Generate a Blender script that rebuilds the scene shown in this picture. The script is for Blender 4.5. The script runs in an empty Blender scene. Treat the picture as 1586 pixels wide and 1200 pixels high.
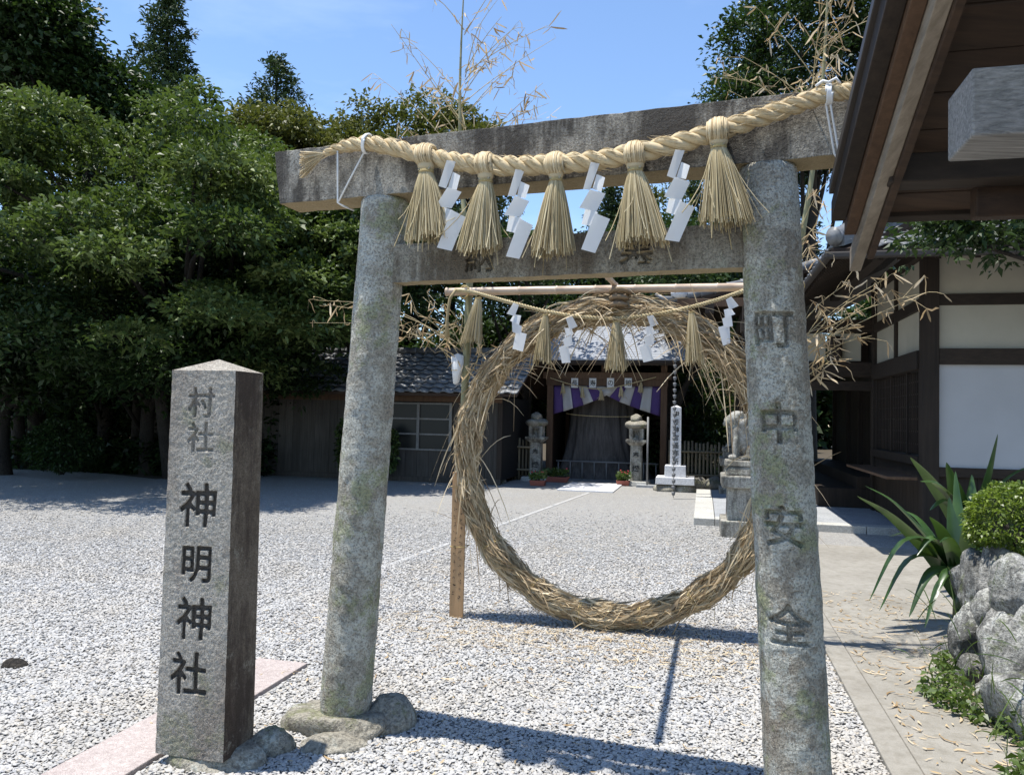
import bpy, bmesh, math, random
import numpy as np
from mathutils import Vector, Matrix, noise as mnoise

# ------------------------------------------------------------------ camera, world, sun, exposure
F, PITCH, ROLL, H = 1202.4, .0369, .022, 1.5          # focal length in photo pixels (1586 wide)
SC = bpy.context.scene
COL = SC.collection
cam_d = bpy.data.cameras.new('camera'); cam = bpy.data.objects.new('camera', cam_d); COL.objects.link(cam)
_c, _s = math.cos(PITCH), math.sin(PITCH); _cr, _sr = math.cos(ROLL), math.sin(ROLL)
_r0, _u0, _f0 = Vector((1, 0, 0)), Vector((0, -_s, _c)), Vector((0, _c, _s))
_R = _r0 * _cr + _u0 * _sr; _U = -_r0 * _sr + _u0 * _cr
m = Matrix.Identity(4)
for i in range(3):
    m[i][0], m[i][1], m[i][2] = _R[i], _U[i], -_f0[i]
m[2][3] = H
cam.matrix_world = m
cam_d.sensor_fit = 'HORIZONTAL'; cam_d.sensor_width = 36; cam_d.lens = F / 1586 * 36
cam_d.clip_start = .05; cam_d.clip_end = 2000
SC.camera = cam

SUN_TO = Vector((-.207, -.01, 1)).normalized()         # direction towards the sun
sun_el = math.asin(SUN_TO.z)
world = bpy.data.worlds.new('World'); SC.world = world; world.use_nodes = True
wn = world.node_tree.nodes; wl = world.node_tree.links; wn.clear()
sky = wn.new('ShaderNodeTexSky'); sky.sky_type = 'NISHITA'; sky.sun_disc = False
sky.sun_elevation = sun_el; sky.sun_rotation = math.atan2(SUN_TO.x, SUN_TO.y)
sky.air_density = 1.0; sky.dust_density = 0.0; sky.ozone_density = 4.0; sky.altitude = 50
bg = wn.new('ShaderNodeBackground'); bg.inputs[1].default_value = .14
wo = wn.new('ShaderNodeOutputWorld')
# faint cirrus over the whole sky
tc = wn.new('ShaderNodeTexCoord'); mp = wn.new('ShaderNodeMapping'); mp.inputs['Scale'].default_value = (1.2, 3.5, 6); mp.inputs['Rotation'].default_value = (.3, .5, .4)
nz = wn.new('ShaderNodeTexNoise'); nz.inputs['Scale'].default_value = 1.6; nz.inputs['Detail'].default_value = 7; nz.inputs['Roughness'].default_value = .6
rp = wn.new('ShaderNodeValToRGB'); rp.color_ramp.elements[0].position = .5; rp.color_ramp.elements[1].position = .95
rp.color_ramp.elements[1].color = (.18, .18, .18, 1)
mx = wn.new('ShaderNodeMix'); mx.data_type = 'RGBA'; mx.inputs[7].default_value = (7.5, 8, 8.8, 1)
wl.new(tc.outputs['Generated'], mp.inputs[0]); wl.new(mp.outputs[0], nz.inputs['Vector']); wl.new(nz.outputs[0], rp.inputs[0])
wl.new(rp.outputs[0], mx.inputs[0]); wl.new(sky.outputs[0], mx.inputs[6]); wl.new(mx.outputs[2], bg.inputs[0]); wl.new(bg.outputs[0], wo.inputs[0])

sun_d = bpy.data.lights.new('sun', 'SUN'); sun_d.energy = 4.6; sun_d.angle = math.radians(.53); sun_d.color = (1, .96, .89)
sun = bpy.data.objects.new('sun', sun_d); COL.objects.link(sun)
sun.rotation_euler = SUN_TO.to_track_quat('Z', 'Y').to_euler(); sun.location = (0, 0, 30)
SC.view_settings.view_transform = 'Standard'; SC.view_settings.look = 'None'
SC.view_settings.exposure = 0.78; SC.view_settings.gamma = 1.0; SC.view_settings.use_curve_mapping = False
SC.render.engine = 'CYCLES'
SC.cycles.use_denoising = True
SC.cycles.max_bounces = 6; SC.cycles.transparent_max_bounces = 4; SC.cycles.diffuse_bounces = 3; SC.cycles.glossy_bounces = 2
SC.cycles.caustics_reflective = False; SC.cycles.caustics_refractive = False

# ------------------------------------------------------------------ pixel and frame helpers
rng = np.random.default_rng(7); random.seed(7)
def ray(px, py):
    x, y = px - 793, py - 600
    u = x * _cr + y * _sr; w = -x * _sr + y * _cr
    return np.array([u, F * _c + w * _s, F * _s - w * _c]) / F
def gnd(px, py, z=0.):
    d = ray(px, py); return np.array([0, 0, H]) + d * ((z - H) / d[2])
def atY(px, py, Y):
    d = ray(px, py); return np.array([0, 0, H]) + d * (Y / d[1])
YAW = math.radians(13.9)                                # the precinct's own axes: r to the right, d into depth
ER = np.array([math.cos(YAW), -math.sin(YAW), 0]); ED = np.array([math.sin(YAW), math.cos(YAW), 0]); EZ = np.array([0, 0, 1.])
def B(r, d, z=0.): return ER * r + ED * d + EZ * z
def onplane(px, py, p0, n):
    d = ray(px, py); o = np.array([0, 0, H]); t = np.dot(np.asarray(p0) - o, n) / np.dot(d, n); return o + d * t
def atd(px, py, d):                                     # pixel on the plane d = const
    return onplane(px, py, ED * d, ED)

# ------------------------------------------------------------------ mesh helpers
ORG = {}
class MB:
    def __init__(s): s.V = []; s.F = []; s.A = []
    def add(s, V, Fs):
        n = len(s.V); s.V.extend([tuple(map(float, v)) for v in V]); s.F.extend([tuple(i + n for i in f) for f in Fs]); return s
    def boxf(s, o, ax, ay, az):                          # box from corner and three edge vectors
        o, ax, ay, az = map(np.asarray, (o, ax, ay, az))
        V = [o, o + ax, o + ax + ay, o + ay, o + az, o + ax + az, o + ax + ay + az, o + ay + az]
        Fs = [(0, 3, 2, 1), (4, 5, 6, 7), (0, 1, 5, 4), (1, 2, 6, 5), (2, 3, 7, 6), (3, 0, 4, 7)]
        if np.dot(np.cross(ax, ay), az) < 0: Fs = [f[::-1] for f in Fs]
        return s.add(V, Fs)
    def boxB(s, r0, r1, d0, d1, z0, z1): return s.boxf(B(r0, d0, z0), ER * (r1 - r0), ED * (d1 - d0), EZ * (z1 - z0))
    def frust(s, c, w0, d0, w1, d1, h, ex=ER, ey=ED):    # tapered block on c
        V = []
        for (w, d, z) in ((w0, d0, 0), (w1, d1, h)):
            for a, b in ((-1, -1), (1, -1), (1, 1), (-1, 1)): V.append(np.asarray(c) + ex * a * w / 2 + ey * b * d / 2 + EZ * z)
        return s.add(V, [(0, 3, 2, 1), (4, 5, 6, 7), (0, 1, 5, 4), (1, 2, 6, 5), (2, 3, 7, 6), (3, 0, 4, 7)])
    def tube(s, P, R, n=8, cap=True, flat=1.0):
        P = [np.asarray(p, float) for p in P]; k = len(P)
        if np.isscalar(R): R = [R] * k
        V = []; up = None
        for i in range(k):
            t = P[min(i + 1, k - 1)] - P[max(i - 1, 0)]; t = t / (np.linalg.norm(t) + 1e-12)
            if up is None: up = np.array([0, 0, 1.]) if abs(t[2]) < .9 else np.array([1., 0, 0])
            a = np.cross(t, up); a /= np.linalg.norm(a) + 1e-12; b = np.cross(a, t); up = b
            for j in range(n):
                an = 2 * math.pi * j / n; V.append(P[i] + (a * math.cos(an) + b * math.sin(an) * flat) * R[i])
        Fs = [(i * n + j, i * n + (j + 1) % n, (i + 1) * n + (j + 1) % n, (i + 1) * n + j) for i in range(k - 1) for j in range(n)]
        if cap: Fs += [tuple(range(n))[::-1], tuple((k - 1) * n + j for j in range(n))]
        return s.add(V, Fs)
    def lathe(s, c, prof, n=24):                         # (radius, z) profile about the vertical through c
        c = np.asarray(c); V = [c + np.array([r * math.cos(2 * math.pi * j / n), r * math.sin(2 * math.pi * j / n), z]) for r, z in prof for j in range(n)]
        k = len(prof)
        Fs = [(i * n + j, i * n + (j + 1) % n, (i + 1) * n + (j + 1) % n, (i + 1) * n + j) for i in range(k - 1) for j in range(n)]
        Fs += [tuple(range(n))[::-1], tuple((k - 1) * n + j for j in range(n))]
        return s.add(V, Fs)
def rawmesh(name, V, Fs, mat, smooth=False, val=None):
    V = np.asarray(V, np.float32); me = bpy.data.meshes.new(name)
    if isinstance(Fs, np.ndarray):
        n, k = Fs.shape
        me.vertices.add(len(V)); me.vertices.foreach_set('co', V.ravel())
        me.loops.add(n * k); me.loops.foreach_set('vertex_index', Fs.astype(np.int32).ravel())
        me.polygons.add(n); me.polygons.foreach_set('loop_start', np.arange(n, dtype=np.int32) * k)
        me.update(calc_edges=True)
    else:
        me.from_pydata([tuple(v) for v in V.tolist()], [], [tuple(int(i) for i in f) for f in Fs]); me.update()
    if smooth: me.polygons.foreach_set('use_smooth', np.ones(len(me.polygons), bool))
    if val is not None:
        a = me.attributes.new('val', 'FLOAT', 'FACE'); a.data.foreach_set('value', np.asarray(val, np.float32))
    if mat: me.materials.append(mat)
    return me
def tag(o, label=None, cat=None, group=None, kind=None):
    if label: o['label'] = label
    if cat: o['category'] = cat
    if group: o['group'] = group
    if kind: o['kind'] = kind
    return o
def empty(name, loc, label, cat, group=None):
    o = bpy.data.objects.new(name, None); COL.objects.link(o); o.location = [float(x) for x in loc]; o.empty_display_size = .1
    ORG[o.name] = np.asarray(loc, float); return tag(o, label, cat, group)
def put(name, geo, mat, parent=None, smooth=False, origin=None, val=None, bevel=0):
    """link world-space geometry as one mesh object (under parent, or with its own origin)"""
    V, Fs = (geo.V, geo.F) if isinstance(geo, MB) else geo
    if parent is not None: org = ORG[parent.name]
    elif origin is not None: org = np.asarray(origin, float)
    else: org = np.zeros(3)
    me = rawmesh(name, np.asarray(V, float) - org, Fs, mat, smooth, val)
    o = bpy.data.objects.new(name, me); COL.objects.link(o)
    if parent is not None: o.parent = parent
    else: o.location = [float(x) for x in org]
    ORG[o.name] = org
    if bevel:
        b = o.modifiers.new('bevel', 'BEVEL'); b.width = bevel; b.segments = 2; b.limit_method = 'ANGLE'; b.angle_limit = math.radians(40)
    return o
def inst(name, me, parent, loc, rot=None, scale=None):   # one more object on shared mesh data; loc in the world
    o = bpy.data.objects.new(name, me); COL.objects.link(o)
    org = ORG[parent.name] if parent is not None else np.zeros(3)
    if parent is not None: o.parent = parent
    o.location = [float(x) for x in (np.asarray(loc) - org)]
    if rot is not None: o.rotation_euler = rot
    if scale is not None: o.scale = scale
    ORG[o.name] = np.asarray(loc, float)
    return o
def bake(o):                                             # apply modifiers into the mesh
    dg = bpy.context.evaluated_depsgraph_get(); me = bpy.data.meshes.new_from_object(o.evaluated_get(dg)); old = o.data
    o.modifiers.clear(); o.data = me; bpy.data.meshes.remove(old)
_glyph = {}
def glyph(ch, bold=.012):
    k = (ch, bold)
    if k not in _glyph:
        c = bpy.data.curves.new('t', 'FONT'); c.body = ch; c.size = 1; c.extrude = .5; c.offset = bold; c.resolution_u = 4
        o = bpy.data.objects.new('t', c); COL.objects.link(o)
        me = bpy.data.meshes.new_from_object(o.evaluated_get(bpy.context.evaluated_depsgraph_get()))
        V = np.array([v.co[:] for v in me.vertices]); Fs = [tuple(p.vertices) for p in me.polygons]
        V[:, :2] -= (V[:, :2].max(0) + V[:, :2].min(0)) / 2
        sd = ord(ch) % 97
        for q in V:
            x, y = q[0], q[1]; q[0] += .030 * mnoise.noise(Vector((x * 2.2, y * 2.2, sd))) + .008 * mnoise.noise(Vector((x * 9, y * 9, sd + 3))); q[1] += .030 * mnoise.noise(Vector((x * 2.2, y * 2.2, sd + 9))) + .008 * mnoise.noise(Vector((x * 9, y * 9, sd + 5)))
        bpy.data.objects.remove(o); bpy.data.curves.remove(c); bpy.data.meshes.remove(me)
        _glyph[k] = (V, Fs)
    return _glyph[k]
def glyph_mb(mb, ch, c, ex, ey, en, size, d0, d1, bold=.012, sx=1., fn=None):
    V, Fs = glyph(ch, bold); c = np.asarray(c)
    if fn is None: W = [c + ex * v[0] * size * sx + ey * v[1] * size + en * (d0 if v[2] < 0 else d1) for v in V]
    else: W = [fn(v[0] * size * sx, v[1] * size, d0 if v[2] < 0 else d1) for v in V]
    mb.add(W, Fs)
_mask = {}
def gmask(ch, bold=.013, n=220):
    """glyph as a soft-edged relief map over [-.6, .6] squared: flat-bottomed strokes with worn sloping sides"""
    if ch in _mask: return _mask[ch]
    V, Fs = glyph(ch, bold); A = np.zeros((n, n)); g = (np.arange(n) + .5) / n * 1.2 - .6
    for f in Fs:
        q = V[list(f)]
        if q[:, 2].min() < 0: continue
        for k in range(1, len(f) - 1):
            a, b, c = q[0, :2], q[k, :2], q[k + 1, :2]; lo = np.minimum(np.minimum(a, b), c); hi = np.maximum(np.maximum(a, b), c)
            i0, i1 = np.searchsorted(g, lo[0]), np.searchsorted(g, hi[0]); j0, j1 = np.searchsorted(g, lo[1]), np.searchsorted(g, hi[1])
            if i0 >= i1 or j0 >= j1: continue
            X, Y = np.meshgrid(g[i0:i1], g[j0:j1]); cr = lambda p0, p1: (p1[0] - p0[0]) * (Y - p0[1]) - (p1[1] - p0[1]) * (X - p0[0]); s0, s1, s2 = cr(a, b), cr(b, c), cr(c, a)
            A[j0:j1, i0:i1] = np.maximum(A[j0:j1, i0:i1], ((s0 >= 0) & (s1 >= 0) & (s2 >= 0)) | ((s0 <= 0) & (s1 <= 0) & (s2 <= 0)))
    for _ in range(3):
        for ax in (0, 1): A = (np.roll(A, 1, ax) + A + np.roll(A, -1, ax) + np.roll(A, 2, ax) + np.roll(A, -2, ax)) / 5
    A = np.clip(A * 1.7 - .28, 0, 1); _mask[ch] = A; return A
def gsample(ch, x, y):                                   # x, y in glyph units, arrays
    A = gmask(ch); n = len(A); u = np.clip((np.asarray(x) + .6) / 1.2 * n - .5, 0, n - 1.001); v = np.clip((np.asarray(y) + .6) / 1.2 * n - .5, 0, n - 1.001); i, j = u.astype(int), v.astype(int); fu, fv = u - i, v - j
    r = A[j, i] * (1 - fu) * (1 - fv) + A[j, i + 1] * fu * (1 - fv) + A[j + 1, i] * (1 - fu) * fv + A[j + 1, i + 1] * fu * fv
    return np.where((np.abs(x) < .59) & (np.abs(y) < .59), r, 0.)
def carve_attr(o, vals):
    a = o.data.attributes.new('ink', 'FLOAT', 'POINT'); a.data.foreach_set('value', np.asarray(vals, np.float32))

# ------------------------------------------------------------------ material helpers
class Nt:
    def __init__(s, name):
        s.m = bpy.data.materials.new(name); s.m.use_nodes = True; s.n = s.m.node_tree.nodes; s.l = s.m.node_tree.links
        s.b = s.n['Principled BSDF']; s.out = s.n['Material Output']; s.tc = s.n.new('ShaderNodeTexCoord')
        s.b.inputs['Specular IOR Level'].default_value = .3
    def link(s, a, b): s.l.new(a, b)
    def co(s, scale=(1, 1, 1), kind='Object', rot=(0, 0, 0)):
        mp = s.n.new('ShaderNodeMapping'); mp.inputs['Scale'].default_value = scale; mp.inputs['Rotation'].default_value = rot
        s.link(s.tc.outputs[kind], mp.inputs[0]); return mp.outputs[0]
    def noise(s, scale, detail=4, rough=.55, vec=None, dist=0.):
        t = s.n.new('ShaderNodeTexNoise'); t.inputs['Scale'].default_value = scale; t.inputs['Detail'].default_value = detail
        t.inputs['Roughness'].default_value = rough; t.inputs['Distortion'].default_value = dist
        s.link(vec if vec is not None else s.tc.outputs['Object'], t.inputs['Vector']); return t.outputs[0]
    def voro(s, scale, feature='F1', vec=None, out=0, rand=1.):
        t = s.n.new('ShaderNodeTexVoronoi'); t.feature = feature; t.inputs['Scale'].default_value = scale; t.inputs['Randomness'].default_value = rand
        s.link(vec if vec is not None else s.tc.outputs['Object'], t.inputs['Vector']); return t.outputs[out]
    def ramp(s, fac, *stops):
        t = s.n.new('ShaderNodeValToRGB'); e = t.color_ramp.elements
        while len(e) < len(stops): e.new(.5)
        for x, (p, c) in zip(e, stops):
            x.position = p; x.color = (c, c, c, 1) if np.isscalar(c) else (*c, 1)
        s.link(fac, t.inputs[0]); return t.outputs[0]
    def mix(s, fac, a, b, mode='MIX'):
        t = s.n.new('ShaderNodeMix'); t.data_type = 'RGBA'; t.blend_type = mode
        for sock, v in ((t.inputs[0], fac), (t.inputs[6], a), (t.inputs[7], b)):
            if hasattr(v, 'links'): s.link(v, sock)
            elif np.isscalar(v): sock.default_value = v
            else: sock.default_value = (*v, 1)
        return t.outputs[2]
    def math(s, op, a, b=0.):
        t = s.n.new('ShaderNodeMath'); t.operation = op
        for sock, v in ((t.inputs[0], a), (t.inputs[1], b)):
            if hasattr(v, 'links'): s.link(v, sock)
            else: sock.default_value = v
        return t.outputs[0]
    def attr(s, name, typ='GEOMETRY', out='Fac'):
        t = s.n.new('ShaderNodeAttribute'); t.attribute_name = name; t.attribute_type = typ; return t.outputs[out]
    def rnd(s): return s.n.new('ShaderNodeObjectInfo').outputs['Random']
    def col(s, c):
        if hasattr(c, 'links'): s.link(c, s.b.inputs['Base Color'])
        else: s.b.inputs['Base Color'].default_value = (*c, 1)
        return s
    def rough(s, v):
        if hasattr(v, 'links'): s.link(v, s.b.inputs['Roughness'])
        else: s.b.inputs['Roughness'].default_value = v
        return s
    def bump(s, *hs):                                    # (height socket, strength, distance)
        prev = None
        for h, st, di in hs:
            t = s.n.new('ShaderNodeBump'); t.inputs['Strength'].default_value = st; t.inputs['Distance'].default_value = di
            s.link(h, t.inputs['Height'])
            if prev is not None: s.link(prev, t.inputs['Normal'])
            prev = t.outputs[0]
        s.link(prev, s.b.inputs['Normal']); return s
def stone(name, dark, light, lichen=None, lich=.6, streak=None, grain=120, bump=.6, warm=None, moss=None, under=None, crust=0., paint_shade=False):
    t = Nt(name); n1 = t.noise(3.2, 6, .65); n2 = t.noise(grain, 2, .75); n3 = t.noise(38, 5, .7)
    c = t.ramp(n1, (.3, dark), (.72, light))
    c = t.mix(t.ramp(n3, (.42, 0.), (.68, .55)), c, tuple(min(1, x * 1.45) for x in light))
    if streak is not None:
        sv = t.noise(5, 7, .72, t.co((1.5, 1.5, .28))); bl = t.noise(2.1, 5, .65); k = t.math('ADD', t.math('MULTIPLY', sv, .6), t.math('MULTIPLY', bl, .45))
        c = t.mix(t.ramp(k, (.475, 0.), (.575, .93)), c, streak)
    if warm is not None: c = t.mix(t.ramp(t.noise(1.7, 5, .65, t.co((2, 2, .7))), (.48, 0.), (.66, .7)), c, warm)
    if lichen is not None:
        l = t.noise(6.5, 9, .8); c = t.mix(t.ramp(l, (lich - .05, 0.), (lich + .02, .85)), c, lichen)
    if moss is not None:
        l = t.noise(3.3, 9, .78, t.co((1, 1, 1), rot=(.5, .2, .9))); c = t.mix(t.ramp(l, (.535, 0.), (.59, .65)), c, moss)
    c = t.mix(t.ramp(n2, (.38, .55), (.53, 0.)), c, tuple(x * .32 for x in dark))
    if under is not None:                                # faces that point down take their own ochre colour
        g = t.n.new('ShaderNodeNewGeometry'); s = t.n.new('ShaderNodeSeparateXYZ'); t.link(g.outputs['True Normal'], s.inputs[0])
        c = t.mix(t.ramp(t.math('MULTIPLY', s.outputs[2], -1.), (.6, 0.), (.8, .85)), c, under)
    if paint_shade: c = t.mix(t.ramp(t.attr('ink'), (.25, 0.), (.6, .9)), c, (.05, .042, .035))   # carving darkened by colour: recess shade, plus grime and painted strokes
    hs = [(n3, bump, .02), (n2, bump, .008)]
    if crust: hs.insert(0, (t.voro(75, 'SMOOTH_F1'), crust, .012))
    t.col(c).rough(.92).bump(*hs); return t.m
def wood(name, dark, light, scale=1., axis=0, bump=.3, rough=.75, rnd=.35):
    t = Nt(name); sc = [14 * scale] * 3; sc[axis] = .7 * scale
    g = t.noise(2.2, 6, .65, t.co(tuple(sc)), .4); w = t.noise(1.2, 3, .6)
    c = t.mix(t.ramp(g, (.3, 0.), (.72, 1.)), dark, light); c = t.mix(t.ramp(w, (.35, 0.), (.75, .5)), c, tuple(x * .55 for x in dark))
    c = t.mix(t.math('MULTIPLY', t.rnd(), rnd), c, tuple(x * .45 for x in dark))
    t.col(c).rough(rough).bump((g, bump, .004)); return t.m
def plain(name, c, rough=.7, var=.2, scale=8., bump=0., spec=.3):
    t = Nt(name); n = t.noise(scale, 5, .6); k = t.mix(t.ramp(n, (.3, 0.), (.75, var)), c, tuple(x * .45 for x in c)); t.col(k).rough(rough)
    t.b.inputs['Specular IOR Level'].default_value = spec
    if bump: t.bump((t.noise(scale * 4, 4, .6), bump, .005))
    return t.m
def leafmat(name, c0, c1, c2, trans=.3, rough=.42, spec=.45):
    t = Nt(name); v = t.attr('val'); c = t.ramp(v, (0., c0), (.55, c1), (1., c2)); t.col(c).rough(rough); t.b.inputs['Specular IOR Level'].default_value = spec
    tr = t.n.new('ShaderNodeBsdfTranslucent'); t.link(t.mix(.5, c, (c2[0] * 1.2, c2[1] * 1.5, c2[2] * .5)), tr.inputs[0])
    ms = t.n.new('ShaderNodeMixShader'); ms.inputs[0].default_value = trans
    t.link(t.b.outputs[0], ms.inputs[1]); t.link(tr.outputs[0], ms.inputs[2]); t.link(ms.outputs[0], t.out.inputs[0]); return t.m
def strawmat(name, c0, c1, c2, trans=.15):
    t = Nt(name); v = t.attr('val'); n = t.noise(9, 3, .6)
    c = t.ramp(v, (0., c0), (.5, c1), (1., c2)); c = t.mix(t.ramp(n, (.4, 0.), (.7, .35)), c, c0); t.col(c).rough(.62)
    tr = t.n.new('ShaderNodeBsdfTranslucent'); t.link(c, tr.inputs[0]); ms = t.n.new('ShaderNodeMixShader'); ms.inputs[0].default_value = trans
    t.link(t.b.outputs[0], ms.inputs[1]); t.link(tr.outputs[0], ms.inputs[2]); t.link(ms.outputs[0], t.out.inputs[0]); return t.m

# ------------------------------------------------------------------ materials
M = {}
M['pillar'] = stone('grey pillar stone', (.27, .25, .20), (.45, .425, .36), lichen=(.60, .60, .53), lich=.525, moss=(.31, .34, .17), grain=105, bump=1., warm=(.26, .20, .145), crust=.5, paint_shade=True)
M['beam'] = stone('dark stained beam stone', (.23, .21, .175), (.40, .375, .32), streak=(.055, .048, .041), lichen=(.46, .44, .38), lich=.63, grain=110, bump=1., under=(.40, .31, .17))
M['nuki'] = stone('tie beam stone', (.24, .215, .165), (.40, .37, .30), streak=(.15, .12, .085), lichen=(.44, .44, .34), lich=.63, grain=105, bump=1., under=(.42, .33, .19), paint_shade=True)
M['marker'] = stone('brown grey granite', (.37, .335, .28), (.54, .50, .43), warm=(.22, .165, .125), grain=150, bump=1., moss=(.30, .30, .19), paint_shade=True)
M['markerside'] = stone('stained and shaded granite', (.15, .115, .085), (.27, .225, .175), warm=(.085, .058, .042), streak=(.07, .05, .04), lichen=(.36, .33, .27), lich=.62, grain=150, bump=1.)  # right face: brown stain, with its shade also put into the darker colour
M['rock'] = stone('field stone', (.17, .155, .125), (.34, .315, .26), lichen=(.47, .48, .42), lich=.60, grain=60, bump=.8, moss=(.15, .16, .07))
M['palerock'] = stone('pale wall stone', (.17, .17, .155), (.41, .40, .375), streak=(.075, .075, .07), lichen=(.50, .50, .46), lich=.56, grain=60, bump=1., moss=(.13, .15, .06))
M['pink'] = stone('pink granite', (.34, .285, .265), (.43, .375, .35), grain=240, bump=.35)
M['paving'] = stone('pale paving stone', (.36, .35, .32), (.50, .49, .45), grain=180, bump=.4)
M['kerbline'] = stone('gravel dusted kerb', (.33, .325, .31), (.45, .445, .43), grain=140, bump=.6)
M['slate'] = stone('blue grey paving stone', (.24, .25, .26), (.36, .37, .38), grain=160, bump=.4)
M['white_granite'] = stone('white granite', (.55, .55, .56), (.68, .68, .69), grain=220, bump=.25)
M['statue'] = stone('weathered statue stone', (.24, .225, .19), (.46, .44, .39), lichen=(.5, .5, .4), lich=.6, streak=(.12, .11, .09), grain=90, bump=.7)
M['slotted'] = plain('dark slot', (.02, .018, .015), .9)
t = Nt('concrete path'); n1 = t.noise(1.3, 6, .65); n2 = t.noise(160, 3, .7); n3 = t.noise(14, 5, .65)
c = t.ramp(n1, (.3, (.21, .195, .165)), (.72, (.33, .31, .27))); c = t.mix(t.ramp(n2, (.4, 0.), (.7, .55)), c, (.17, .16, .14)); c = t.mix(t.ramp(n3, (.46, 0.), (.7, .55)), c, (.15, .135, .105))
t.col(c).rough(.92).bump((n2, .5, .005), (n3, .4, .01)); M['concrete'] = t.m
# gravel bed: below and beyond the real pebbles
GC = [(.29, .29, .295), (.355, .352, .346), (.41, .404, .392), (.47, .46, .436), (.39, .355, .30)]
t = Nt('gravel bed'); v = t.voro(44, out=1); vd = t.voro(44, 'DISTANCE_TO_EDGE'); sep = t.n.new('ShaderNodeSeparateColor'); t.link(v, sep.inputs[0])
c = t.ramp(sep.outputs[0], (0., GC[0]), (.3, GC[1]), (.6, GC[2]), (.85, GC[3]), (1., GC[4])); big = t.noise(.55, 5, .6)
c = t.mix(t.ramp(vd, (0., .6), (.2, 0.)), c, (.19, .185, .17)); c = t.mix(t.ramp(t.noise(9, 6, .8), (.45, 0.), (.62, .2)), c, (.24, .225, .20)); c = t.mix(t.ramp(big, (.42, 0.), (.75, .3)), c, (.30, .27, .22))  # dark cell edges put the shade between pebbles into the bed colour
t.col(c).rough(.9).bump((vd, 1., .03)); M['gravelbed'] = t.m
t = Nt('pebble'); c = t.ramp(t.rnd(), (0., GC[0]), (.22, GC[1]), (.5, GC[2]), (.8, GC[3]), (1., GC[4])); gp = t.n.new('ShaderNodeNewGeometry').outputs['Position']; c = t.mix(t.ramp(t.noise(.9, 5, .65, gp), (.45, 0.), (.72, .5)), c, (.40, .35, .275)); c = t.mix(t.ramp(t.noise(2.3, 4, .6, gp), (.55, 0.), (.75, .35)), c, (.22, .22, .22))
t.col(t.mix(t.ramp(t.noise(30, 4, .6), (.4, 0.), (.7, .3)), c, (.22, .21, .2))).rough(.75); M['pebble'] = t.m
M['soil'] = plain('forest soil', (.075, .06, .04), .95, .5, 3., .6)
M['rope'] = strawmat('pale rope straw', (.42, .31, .17), (.62, .49, .29), (.76, .64, .42), .05)
M['tassel'] = strawmat('tassel straw', (.35, .27, .14), (.55, .45, .255), (.71, .61, .40), .12)
M['kaya'] = strawmat('dried reed straw', (.28, .20, .12), (.53, .415, .25), (.75, .635, .44), .18)
M['dryleaf'] = strawmat('dried bamboo leaf', (.30, .20, .10), (.52, .39, .22), (.72, .60, .42), .3)
M['twine'] = plain('rope twine', (.48, .36, .16), .8, .4, 60.)
t = Nt('white paper'); t.col((.88, .88, .87)).rough(.8); tr = t.n.new('ShaderNodeBsdfTranslucent'); tr.inputs[0].default_value = (.92, .92, .9, 1); ms = t.n.new('ShaderNodeMixShader'); ms.inputs[0].default_value = .45
t.link(t.b.outputs[0], ms.inputs[1]); t.link(tr.outputs[0], ms.inputs[2]); t.link(ms.outputs[0], t.out.inputs[0]); M['paper'] = t.m

M['cord'] = plain('white cord', (.78, .78, .76), .7, .15, 40.)
t = Nt('green bamboo'); n = t.noise(3, 4, .6, t.co((6, 6, .6))); t.col(t.ramp(n, (.3, (.16, .155, .075)), (.7, (.30, .275, .15)))).rough(.45); M['bamboo'] = t.m
t = Nt('dry bamboo'); n = t.noise(3, 4, .6, t.co((2, 6, 6))); t.col(t.ramp(n, (.3, (.40, .29, .20)), (.7, (.60, .47, .35)))).rough(.4); M['drybamboo'] = t.m
t = Nt('aged cane'); t.col(t.mix(t.math('MULTIPLY', t.rnd(), .8), (.20, .165, .105), (.085, .07, .048))).rough(.6); M['oldcane'] = t.m
M['plank'] = wood('new plank', (.40, .235, .115), (.56, .36, .19), 1., 2, .15, .6, .1)
M['ink'] = plain('ink', (.02, .02, .02), .7, 0.)
M['oldwood'] = wood('dark timber', (.022, .016, .012), (.055, .039, .028), 1., 2)
M['oldwoodr'] = wood('dark timber lying', (.024, .017, .012), (.058, .040, .028), 1., 0)
M['brownwood'] = wood('brown timber', (.085, .048, .028), (.165, .098, .058), 1., 2)
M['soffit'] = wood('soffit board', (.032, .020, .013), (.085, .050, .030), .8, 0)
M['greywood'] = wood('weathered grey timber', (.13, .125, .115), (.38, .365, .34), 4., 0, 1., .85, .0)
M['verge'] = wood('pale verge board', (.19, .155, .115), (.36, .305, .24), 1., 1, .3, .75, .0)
M['shedwood'] = wood('silvered shed board', (.055, .048, .04), (.13, .115, .10), 1., 2, .4, .85, .5)
M['plaster'] = plain('white plaster', (.47, .475, .485), .9, .22, 1.3)
M['cream'] = plain('cream plaster', (.45, .42, .34), .9, .35, 1.5)
t = Nt('roof tile'); n = t.noise(9, 4, .6); c = t.ramp(n, (.3, (.13, .135, .14)), (.75, (.27, .275, .28))); t.col(t.mix(t.math('MULTIPLY', t.rnd(), .4), c, (.09, .09, .09))).rough(.42); M['tile'] = t.m
M['shingle'] = plain('silver shingle', (.27, .285, .31), .5, .3, 10.)
M['glass'] = plain('dark window glass', (.012, .014, .014), .3, 0., spec=.25)
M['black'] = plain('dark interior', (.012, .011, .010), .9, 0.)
M['purple'] = plain('purple cloth', (.085, .05, .17), .85, .3); M['whitecloth'] = plain('white cloth', (.45, .445, .44), .85, .15)
M['gutter'] = plain('brown gutter', (.05, .042, .036), .5, .3)
M['metal'] = plain('dull metal', (.20, .20, .20), .5, .3)
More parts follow.
